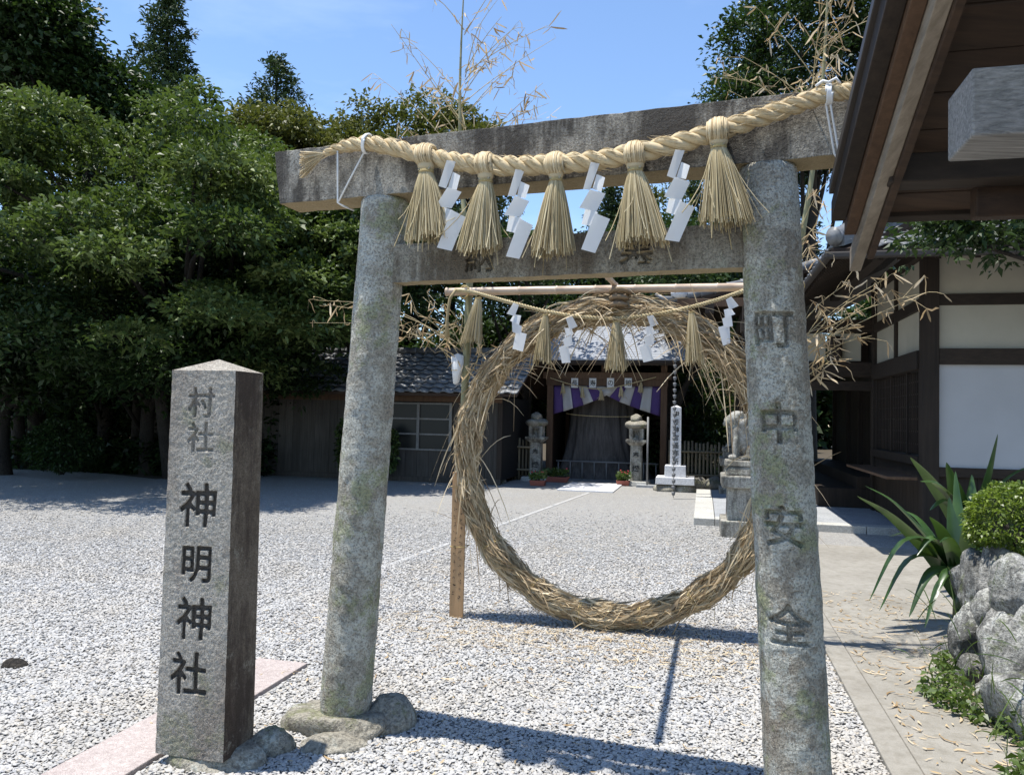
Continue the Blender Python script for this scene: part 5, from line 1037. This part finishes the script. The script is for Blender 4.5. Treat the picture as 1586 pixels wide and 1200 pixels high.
# ------------------------------------------------------------------ foliage helpers
def leafcloud(P, size, up=.35, aspect=.45, outw=None):
    """one folded leaf (two triangles sharing the rib) per point"""
    n = len(P); d = rng.normal(0, 1, (n, 3)); d[:, 2] *= .6
    if outw is not None: d = d * .75 + outw * .7
    d /= np.linalg.norm(d, axis=1, keepdims=True); nr = rng.normal(0, .55, (n, 3)) + np.array([0, 0, up + .5]); s = np.cross(d, nr); s /= np.linalg.norm(s, axis=1, keepdims=True) + 1e-9
    L = (size * (.65 + .7 * rng.random(n)))[:, None]; W = L * aspect; fold = np.cross(s, d) * W * .25
    tipdrop = np.array([0, 0, -.18]) * L
    V = np.stack([P, P + d * L * .5 - s * W * .5 + fold, P + d * L + tipdrop, P + d * L * .5 + s * W * .5 + fold], 1).reshape(-1, 3); i = np.arange(n)[:, None] * 4
    return V, np.concatenate([i + np.array([[0, 1, 2, 3]])])
def clumps(c, rx, ry, rz, n, spread=.0, low=-.5, hollow=.55):
    """clump centres spread over an ellipsoid's outer shell"""
    out = []
    while len(out) < n:
        v = rng.normal(0, 1, 3); v /= np.linalg.norm(v)
        if v[2] < low: continue
        k = hollow + (1 - hollow) * rng.random() ** .5; out.append(np.asarray(c) + v * np.array([rx, ry, rz]) * k * (1 + spread * rng.normal()))
    return np.array(out)
def crown_points(cl, rad, per, flat=.7, twig=.5):
    """leaf points gathered in small twig tufts on the upper shell of each clump"""
    Ps = []; O = []; Vc = []
    for c in cl:
        R = rad * (.65 + .7 * rng.random()); k = int(per * (R / rad) ** 2); nt = max(4, k // 9)
        v = rng.normal(0, 1, (nt, 3)); v[:, 2] = np.where(v[:, 2] < -.4, -v[:, 2], v[:, 2]); v /= np.linalg.norm(v, axis=1, keepdims=True)
        tc_ = c + v * (R * (.55 + .5 * rng.random(nt) ** .6))[:, None] * np.array([1, 1, flat]); w = rng.integers(0, nt, k)
        tv = .5 + .16 * rng.normal() + .10 * rng.normal(size=nt); Vc.append(tv[w]); Ps.append(tc_[w] + rng.normal(0, R * .13 * twig * 2, (k, 3)) * np.array([1, 1, .6])); O.append(v[w])
    return np.concatenate(Ps), np.concatenate(O), np.concatenate(Vc)
def tree(name, base, h_trunk, r_trunk, cl, rad, per, size, mat, label, group, lean=(0, 0), flat=.7, limbs=9, aspect=.45, forks=2, cat='tree'):
    base = np.asarray(base); o = empty(name, base, label, cat, group); top = base + np.array([lean[0], lean[1], h_trunk])
    mb = MB(); P = spline([base - EZ * .1, base + (top - base) * .4 + rng.normal(0, .1, 3) * np.array([1, 1, 0]), top], 8); mb.tube(P, np.linspace(r_trunk * 1.15, r_trunk * .7, 8), 10); put('trunk', mb, M['bark'], o, True)
    idx = rng.choice(len(cl), min(limbs, len(cl)), replace=False)
    for i in idx:
        s = P[3 + int(4 * rng.random())]; e = cl[i]; md = (s + e) / 2 + EZ * .12 * np.linalg.norm(e - s) + rng.normal(0, .15, 3); put('limb', MB().tube(spline([s, md, e], 7), np.linspace(r_trunk * .5, r_trunk * .1, 7), 7), M['bark'], o, True)
    Pp, O, vc = crown_points(cl, rad, per, flat); V, Fs = leafcloud(Pp, size * (.6 + .75 * rng.random(len(Pp))), aspect=aspect, outw=O)
    q = put('crown', (V, Fs), mat, o, False, val=np.clip(vc + rng.normal(0, .13, len(Fs)), 0, 1)); q['kind'] = 'stuff'; return o
def cedar(name, base, h, rb, label, n=9000, mat='leafcedar', group='cedars behind the grove'):
    base = np.asarray(base); o = empty(name, base, label, 'tree', group); put('trunk', MB().tube([base - EZ * .1, base + EZ * h * .5, base + EZ * h * .98], [.28, .17, .03], 9), M['bark'], o, True)
    P = []; O = []; z = h * .22; nb = 0
    while z < h * .985:
        f = (h - z) / (h * .78); R = rb * f ** .75 * (.75 + .5 * rng.random()) + .15; k = 5 + int(4 * f); a0 = rng.random() * 6.28
        for j in range(k):
            an = a0 + 6.283 * j / k + rng.normal(0, .3); L = R * (.7 + .45 * rng.random()); dv = np.array([math.cos(an), math.sin(an), 0]); m_ = int(n / 500 * L / rb * 7) + 6
            t = rng.random(m_) ** .6; w = .28 * L * (1.15 - t) + .12
            pp = base + EZ * z + dv * (t * L)[:, None] + EZ * (-.18 * L * t + .30 * L * t * t)[:, None] + rng.normal(0, 1, (m_, 3)) * w[:, None] * np.array([.6, .6, .45]); P.append(pp); O.append(np.tile(dv * .6 + EZ * .5, (m_, 1)))
        z += h * .026 * (.7 + .6 * rng.random())
    P = np.concatenate(P); O = np.concatenate(O); k = 3; P = np.repeat(P, k, 0) + rng.normal(0, .07, (len(P) * k, 3)); O = np.repeat(O, k, 0); V, Fs = leafcloud(P, .26, .3, .28, O)
    q = put('crown', (V, Fs), M[mat], o, val=np.clip(rng.normal(.5, .25, len(Fs)), 0, 1)); q['kind'] = 'stuff'; return o

# ------------------------------------------------------------------ grove on the left
c1 = np.array([-7.1, 14.2, 4.4]); cl = np.concatenate([clumps(c1, 3.3, 2.6, 2.8, 62, .12, -.75, .6), clumps(c1 + np.array([-3.3, .6, .45]), 2.9, 2.5, 2.7, 42, .12, -.75, .6), clumps(c1 + np.array([2.7, 1.5, -.7]), 1.7, 1.8, 1.6, 26, .12, -.7, .6)])
tree('broadleaf_tree', (-7.0, 17.0, 0), 3.4, .17, cl, .62, 760, .115, M['leafbright'], 'large bright green broadleaf tree whose boughs spread beside the torii', 'trees of the grove', limbs=16, flat=.5, aspect=.42, lean=(0, -.8))
tree('understory_tree', (-8.6, 18.6, 0), 2.4, .11, np.concatenate([clumps(c1 + np.array([-1.2, .9, -1.7]), 4.4, 1.7, .9, 46, .1, -1), clumps(c1 + np.array([1.8, 2.0, -1.9]), 2.2, 1.6, .8, 22, .1, -1)]), .7, 620, .12, M['leafdark'], 'dark low tree spreading in the shade under the broadleaf tree', 'trees of the grove', limbs=6, flat=.6)
def pxtree(px, top, Y, wpx, hpx, name, mat, label, ncl=26, per=520, size=.16, rad=None, low=-.5, group='trees of the grove', **k):
    p = atY(px, top, Y); rx = wpx / 2 / 1202 * Y; rz = hpx / 2 / 1202 * Y; c = np.array([p[0], Y, p[2] - rz * .95]); cl = clumps(c, rx, rx * .9, rz, ncl, .07, low)
    return tree(name, (p[0], Y, 0), max(1.5, c[2] - rz * .3), k.pop('rt', .2), cl, rad or rx * .36, per, size, mat, label, group, **k)
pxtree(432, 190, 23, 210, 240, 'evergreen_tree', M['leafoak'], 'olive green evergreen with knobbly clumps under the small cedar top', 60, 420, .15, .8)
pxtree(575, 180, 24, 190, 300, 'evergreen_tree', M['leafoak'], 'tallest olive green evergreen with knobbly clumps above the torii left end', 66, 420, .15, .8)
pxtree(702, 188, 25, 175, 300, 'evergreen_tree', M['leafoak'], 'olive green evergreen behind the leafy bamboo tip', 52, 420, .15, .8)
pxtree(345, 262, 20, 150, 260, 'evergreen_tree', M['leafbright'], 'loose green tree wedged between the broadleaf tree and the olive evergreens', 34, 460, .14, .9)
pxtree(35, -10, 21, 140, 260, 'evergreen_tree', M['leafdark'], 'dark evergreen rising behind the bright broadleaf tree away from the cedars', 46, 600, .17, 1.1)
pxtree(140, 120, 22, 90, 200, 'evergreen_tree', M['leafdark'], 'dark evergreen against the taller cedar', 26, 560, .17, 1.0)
p = atY(262, -25, 29); cedar('cedar_tree', (p[0], 29, 0), p[2], 3.0, 'tall dark cedar towering over the bright broadleaf tree', 9000)
p = atY(430, 86, 34); cedar('cedar_tree', (p[0], 34, 0), p[2], 4.2, 'cedar whose small pointed top shows above the olive evergreens', 9000)
# dim inner grove: trunks and low dark crowns
k = 0
INNER = [(60, 330, 18.5, 240, 330), (180, 380, 19.5, 230, 300), (300, 330, 20.5, 240, 330), (430, 380, 22.5, 220, 260), (520, 300, 25.5, 230, 260), (640, 300, 24, 220, 300), (120, 260, 24, 260, 360), (-60, 200, 20, 260, 420), (390, 300, 27, 240, 300), (240, 420, 17.6, 160, 220), (20, 450, 16.8, 160, 220)]
ILAB = ['dark grove tree behind the clipped bush', 'dark grove tree behind the big trunk of the broadleaf tree', 'dark grove tree at the unwindowed end of the shed', 'dark grove tree standing over the shed roof', 'dark grove tree showing under the torii beam end', 'dark grove tree above the shed window', 'dark tree deep in the grove between cedar and bush', 'dark tree at the outer margin of the grove', 'dark tree deep behind the shed ridge', 'small dark tree right behind the granite name pillar', 'small dark tree leaning over the clipped bush']
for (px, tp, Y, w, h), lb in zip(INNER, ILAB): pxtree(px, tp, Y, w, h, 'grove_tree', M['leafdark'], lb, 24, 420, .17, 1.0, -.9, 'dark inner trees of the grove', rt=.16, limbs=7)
for i in range(9):
    px = 30 + i * 62 + rng.normal(0, 14); Y = 16.2 + 4 * rng.random() if px < 380 else 21 + 2 * rng.random(); b = atY(px, 700, Y); b = np.array([b[0], Y, 0]); o = tag(put('bare_trunk', MB().tube(spline([b - EZ * .1, b + np.array([rng.normal(0, .2), rng.normal(0, .2), 2.5]), b + np.array([rng.normal(0, .5), rng.normal(0, .4), 5.2])], 9), np.linspace(.13 + .05 * rng.random(), .07, 9), 8), M['bark'], origin=b, smooth=True), ['bare dark trunk behind the clipped bush', 'bare dark trunk next beyond the clipped bush', "bare dark trunk of the grove nearest the broadleaf tree's trunk", 'bare dark trunk between the broadleaf tree and the granite name pillar', 'bare dark trunk right behind the granite name pillar', 'bare dark trunk at the blind end of the shed', 'bare dark trunk over the shed roof beside the torii', 'bare dark trunk behind the shed under the torii beam end', 'bare dark trunk behind the shed close to the plain torii pillar'][i], 'tree', 'bare trunks in the shade of the grove')
for (x, y, zc), lb in zip(((-3.4, 17.3, 4.9), (-5.8, 17.2, 4.7)), ('leafy dark evergreen overhanging the window end of the shed roof', 'leafy dark evergreen overhanging the middle of the shed roof')):
    tree('evergreen_tree', (x - .2, y + 3.2, 0), 3.2, .17, clumps((x, y, zc), 2.2, 2.3, 1.5, 46, .06, -.85), .7, 520, .13, M['leafdark'], lb, 'trees of the grove', limbs=9)
tree('shelter_tree', B(-4.35, 19.4, 0), 3.4, .15, clumps(B(-4.5, 17.7, 4.6), 1.2, 1.3, 1.1, 20, .06, -.85), .6, 420, .12, M['leafdark'], 'dark tree between shed and shelter overhanging the fence side lantern', 'trees behind the shelter', limbs=7)
tree('shelter_tree', atd(1034, 740, 19.0) * np.array([1, 1, 0]), 3.6, .17, clumps(B(-.3, 18.7, 4.7), 1.3, 1.5, 1.2, 22, .06, -.85), .6, 420, .12, M['leafdark'], 'tree with a bare trunk rising right beside the shelter corner post', 'trees behind the shelter', limbs=7)
# trees behind the shelter and the hall
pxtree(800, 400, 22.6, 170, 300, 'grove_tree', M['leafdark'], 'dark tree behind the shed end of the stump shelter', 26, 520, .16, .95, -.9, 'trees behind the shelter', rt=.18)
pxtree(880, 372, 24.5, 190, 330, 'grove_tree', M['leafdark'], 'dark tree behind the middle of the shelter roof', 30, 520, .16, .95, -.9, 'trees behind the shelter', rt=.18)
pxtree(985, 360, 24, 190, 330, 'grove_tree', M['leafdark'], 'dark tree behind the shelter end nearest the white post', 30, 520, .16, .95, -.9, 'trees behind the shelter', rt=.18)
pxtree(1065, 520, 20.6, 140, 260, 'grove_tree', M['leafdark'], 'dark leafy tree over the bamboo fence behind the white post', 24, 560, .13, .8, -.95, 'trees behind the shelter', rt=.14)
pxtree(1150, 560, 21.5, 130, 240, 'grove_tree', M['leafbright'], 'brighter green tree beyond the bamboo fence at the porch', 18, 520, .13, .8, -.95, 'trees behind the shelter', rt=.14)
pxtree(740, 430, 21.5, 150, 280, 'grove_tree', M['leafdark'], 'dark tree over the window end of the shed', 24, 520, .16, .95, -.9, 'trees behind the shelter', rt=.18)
p = atY(948, 285, 38); cedar('cedar_tree', (p[0], 38, 0), p[2], 2.8, 'distant conifer showing between the torii beams beside the fourth tassel', 7000)
p = atY(1075, 275, 44); cedar('cedar_tree', (p[0], 44, 0), p[2], 3.6, 'distant conifer between the torii beams by the carved pillar', 7000)
pxtree(1010, 300, 40, 120, 200, 'grove_tree', M['leafoak'], 'distant rounded tree between the two beams of the torii', 20, 420, .24, 1.3, -.9, 'trees behind the shelter')
pxtree(1130, 395, 40, 150, 180, 'grove_tree', M['leafbright'], 'distant light green tree beside the porch roof', 20, 420, .24, 1.3, -.9, 'trees behind the shelter')
pxtree(1262, -60, 27, 260, 420, 'evergreen_tree', M['leafdark'], 'big dark evergreen behind the hall roof', 56, 620, .18, 1.15, -.8, 'trees behind the hall')
p = atY(1175, 60, 31); cedar('cedar_tree', (p[0], 31, 0), p[2], 2.6, 'dark conifer at the edge of the big evergreen behind the hall', 8000, 'leafdark', 'trees behind the hall')
pxtree(1420, -80, 28, 280, 420, 'evergreen_tree', M['leafdark'], 'dark evergreen hidden behind the pavilion roof', 30, 420, .2, 1.3, -.8, 'trees behind the hall')
# dense far wood that closes the view
n = 52000; X = rng.uniform(-46, 30, n); Y_ = 44 + rng.random(n) * 5; hmax = 6.2 + 1.8 * np.sin(X * .35) + 1.3 * np.sin(X * .9 + 1) + np.where(X < -8, 2.2, 0); Z = hmax * rng.random(n) ** .8
V, Fs = leafcloud(np.c_[X, Y_, Z], .62, .3, .6); tag(put('far_wood', (V, Fs), M['leafdark'], val=np.clip(rng.normal(.4, .22, len(Fs)), 0, 1)), 'dense dark wood closing the view behind the precinct', 'wood', kind='stuff')
# undergrowth at the foot of the grove
n = 60000; rr_ = rng.uniform(-24, -9.6, n); dd = 14.9 + 7 * rng.random(n) ** 1.3; hm = np.where(dd > 16.2, 1.6, .55) + 1.0 * np.abs(np.sin(rr_ * 1.1 + dd)) * np.clip((dd - 15.2) / 3, .2, 1.3); Pq = ER * rr_[:, None] + ED * dd[:, None] + EZ * (hm * rng.random(n) ** .8)[:, None]
V, Fs = leafcloud(Pq, .17, .3, .45); tag(put('undergrowth', (V, Fs), M['leafdark'], val=np.clip(rng.normal(.4, .22, len(Fs)), 0, 1)), 'dark undergrowth at the foot of the grove', 'undergrowth', kind='stuff')
def bush(name, c, rx, ry, rz, n, size, mat, label, group=None, cat='bush', stems=5):
    c = np.asarray(c); o = empty(name, c * np.array([1, 1, 0]), label, cat, group); v = rng.normal(0, 1, (n, 3)); v /= np.linalg.norm(v, axis=1, keepdims=True); lump = np.array([1 + .26 * mnoise.noise(Vector(x * 2.6) + Vector(c)) for x in v]); P = c + v * (lump * (.72 + .3 * rng.random(n) ** .5))[:, None] * np.array([rx, ry, rz]); P = P[P[:, 2] > .03]
    V, Fs = leafcloud(P, size, .3, .5, (P - c) / np.linalg.norm(P - c, axis=1, keepdims=True)); q = put('crown', (V, Fs), M[mat], o, val=np.clip(rng.normal(.5, .25, len(Fs)), 0, 1)); q['kind'] = 'stuff'
    for k in range(stems): e = c + rng.normal(0, .4, 3) * np.array([rx, ry, .3 * rz]); put('stem', MB().tube([np.array([c[0] + rng.normal(0, .05), c[1] + rng.normal(0, .05), max(0, c[2] - rz * 1.15)]), e], [.02, .008], 6), M['bark'], o, True)
    return o
b = gnd(95, 742); bush('clipped_bush', (b[0], b[1], .68), .66, .6, .50, 5200, .075, 'leafdark', 'rounded dark bush at the edge of the gravel under the grove')
b = gnd(505, 748); bush('young_shrub', B(-7.45, 15.9, .8), .42, .4, .75, 2200, .10, 'leafbright', 'young leafy shrub growing against the shed boards')
b = B(-6.75, 15.95, 0); bush('young_shrub', (b[0], b[1], .72), .22, .2, .5, 900, .09, 'leafbright', 'slender young shrub at the corner of the shed window')
# bough over the hall eave; its tree's unseen crown is enlarged to shade the wall
tb = B(4.9, 8.2, 0); cl = np.concatenate([np.array([atd(x, y, 7.8) for x, y in ((1440, 375), (1475, 368), (1505, 380), (1540, 368), (1570, 385), (1600, 350))]), clumps(B(5.3, 8.2, 4.2), 1.6, 1.7, 1.6, 70, .05, -.9)])
tree('garden_tree', tb, 3.0, .11, cl, .34, 330, .085, M['leafdark'], 'dark leafy tree whose bough hangs before the hall eave', None, limbs=14)

# ------------------------------------------------------------------ stone wall, clipped bush, strap-leaved plant at right
wall = empty('rubble_wall', B(1.75, 4.8, 0), 'low wall of pale rugged boulders edging the concrete path', 'stone wall')
WST = [(1522, 905, 5.35, .15, .14, .22, 61), (1506, 985, 5.2, .13, .14, .17, 62), (1556, 895, 5.2, .17, .17, .19, 63), (1556, 1010, 4.7, .13, .16, .26, 64), (1500, 1040, 5.1, .08, .10, .11, 65), (1580, 1090, 4.3, .14, .16, .22, 66), (1540, 955, 5.0, .12, .12, .15, 68), (1596, 920, 4.8, .18, .18, .22, 69), (1500, 905, 5.6, .10, .12, .13, 70), (1602, 1020, 4.5, .16, .2, .25, 71), (1535, 1075, 4.75, .07, .09, .10, 72)]
for px, py, d, rx, ry, rz, sd in WST:
    p = atd(px, py, d); p[2] = max(p[2], rz * .45); put('stone', boulder(p, rx * 1.12, ry * 1.12, rz * 1.12, sd, .34, 4, None, sd), M['palerock'], wall, True)
for i, (r, d, z, s) in enumerate(((1.82, 3.9, .22, .22), (1.75, 3.3, .2, .25), (2.05, 4.1, .5, .22), (1.95, 5.9, .2, .2), (2.25, 5.7, .4, .25), (2.2, 4.9, .5, .3), (2.0, 4.6, .2, .3), (1.95, 5.2, .2, .25))): put('stone', boulder(B(r, d, z), s, s * .9, s * .85, 80 + i, .32, 3, None, i), M['palerock'], wall, True)
put('earth_fill', boulder(B(2.12, 4.85, .05), .42, 1.25, .55, 95, .2, 4, None, -YAW), M['soil'], wall, True)
pb1 = atd(1574, 806, 5.3); bush('clipped_bush', pb1, .27, .27, .225, 5200, .030, 'leafbox', 'bright yellow green clipped bush on top of the rubble wall', stems=4); pb2_ = atd(1610, 800, 5.7)
# strap-leaved plants: every leaf a part
def strapto(base, tip, w, arch, n=16, twist=0.):
    base, tip = np.asarray(base), np.asarray(tip); P = spline([base, base + (tip - base) * .28 + EZ * (arch * .95 + .03), base + (tip - base) * .68 + EZ * arch * 1.12, tip], n); t = tip - base; sd = np.array([t[1], -t[0], 0]); sd = sd / (np.linalg.norm(sd) + 1e-9); V = []
    for i, p in enumerate(P):
        u = i / (n - 1); ww = w * (.72 + .30 * math.sin(math.pi * min(1, u * 1.2))) * max(.02, 1 - u ** 2.6) ** .75; tg = P[min(i + 1, n - 1)] - P[max(i - 1, 0)]; tg /= np.linalg.norm(tg) + 1e-9; s2 = sd * math.cos(twist) + np.cross(tg, sd) * math.sin(twist); nn_ = np.cross(s2, tg)
        V += [p - s2 * ww / 2 - nn_ * ww * .2, p, p + s2 * ww / 2 - nn_ * ww * .2]
    return V, [(i * 3 + j, i * 3 + j + 1, i * 3 + 4 + j, i * 3 + 3 + j) for i in range(n - 1) for j in range(2)]
pb0 = atd(1490, 918, 6.6); pb0[2] = .2; pl1 = empty('strap_leaved_plant', B(2.05, 6.6, 0), 'dark green strap leaved plant arching over the path behind the rubble wall', 'plant', 'strap leaved plants')
put('stem', MB().tube([np.array([pb0[0], pb0[1], .0]), pb0 + EZ * .1], [.07, .06], 9), M['strap'], pl1, True)
for (tx, ty, d, w, ar, tw_) in [(1328, 768, 6.1, .062, .10, .3), (1340, 752, 6.4, .058, .12, -.2), (1346, 930, 6.0, .050, .38, .2), (1362, 945, 6.2, .050, .32, .1), (1408, 955, 6.1, .05, .24, -.3), (1432, 972, 6.0, .045, .2, .2), (1378, 830, 6.4, .055, .16, .4), (1400, 790, 6.9, .06, .12, 0), (1440, 800, 6.3, .06, .1, .3), (1470, 770, 6.7, .06, .05, -.4), (1500, 790, 6.3, .06, .06, .2), (1445, 930, 6.0, .045, .2, .1), (1520, 830, 6.6, .06, .12, .2), (1420, 860, 6.2, .05, .22, -.2), (1455, 840, 6.0, .055, .14, .5), (1540, 860, 6.9, .06, .15, 0), (1480, 730, 7.0, .06, .02, .3)]:
    q = put('leaf', strapto(pb0 + rng.normal(0, .02, 3), atd(tx, ty, d), w * 2.1, ar, twist=tw_), M['strap'], pl1, True)
pb3 = atd(1500, 850, 7.9); pb3[2] = .55; pl2 = empty('strap_leaved_plant', B(2.5, 7.9, 0), 'taller strap leaved plant in the shade of the hall eave', 'plant', 'strap leaved plants'); put('stem', MB().tube([np.array([pb3[0], pb3[1], 0]), pb3 + EZ * .05], [.08, .06], 9), M['strap'], pl2, True)
for (tx, ty, d, w, ar, tw_) in [(1410, 708, 7.6, .085, .06, .3), (1425, 745, 7.4, .08, .12, -.2), (1466, 716, 7.7, .085, .02, .5), (1545, 672, 7.6, .07, .0, .2), (1600, 720, 7.6, .08, .1, .2), (1440, 790, 7.5, .08, .16, .1), (1505, 735, 8.1, .08, .0, -.4), (1530, 760, 7.3, .08, .06, .4), (1470, 800, 7.3, .08, .12, 0)]:
    put('leaf', strapto(pb3 + rng.normal(0, .03, 3), atd(tx, ty, d), w * 1.8, ar, twist=tw_), M['strap'], pl2, True)
# weeds at the wall's foot
n = 1300; rr_ = 1.30 + .25 * rng.random(n) ** 1.3; dd = rng.uniform(3.2, 5.4, n); rr_ += .12 * np.sin(dd * 5); hz = .01 + .13 * rng.random(n) ** 1.8 * (.4 + .6 * np.abs(np.sin(dd * 4)))
V, Fs = leafcloud(ER * rr_[:, None] + ED * dd[:, None] + EZ * (hz + .02)[:, None], .045, .3, .5); tag(put('weeds', (V, Fs), M['weed'], val=rng.random(len(Fs))), 'small green weeds along the foot of the rubble wall', 'weeds', kind='stuff')
n = 260; P0 = np.array([B(1.3 + .4 * rng.random(), 3.4 + 2.2 * rng.random(), .03 + (.5 * rng.random() if rng.random() < .4 else 0)) for _ in range(n)]); d = rng.normal(0, .5, (n, 3)) + np.array([0, 0, .9]); u = np.linspace(0, 1, 5)[None, :, None]
V, Fs, vv = ribbons(P0[:, None] + d[:, None] * u * (.06 + .16 * rng.random(n))[:, None, None] - EZ * u ** 2 * .06, .004 + .004 * rng.random(n), rng.random(n)); tag(put('grass_blades', (V, Fs), M['weed'], val=vv), 'thin grass blades sprouting between the wall boulders', 'grass', kind='stuff')
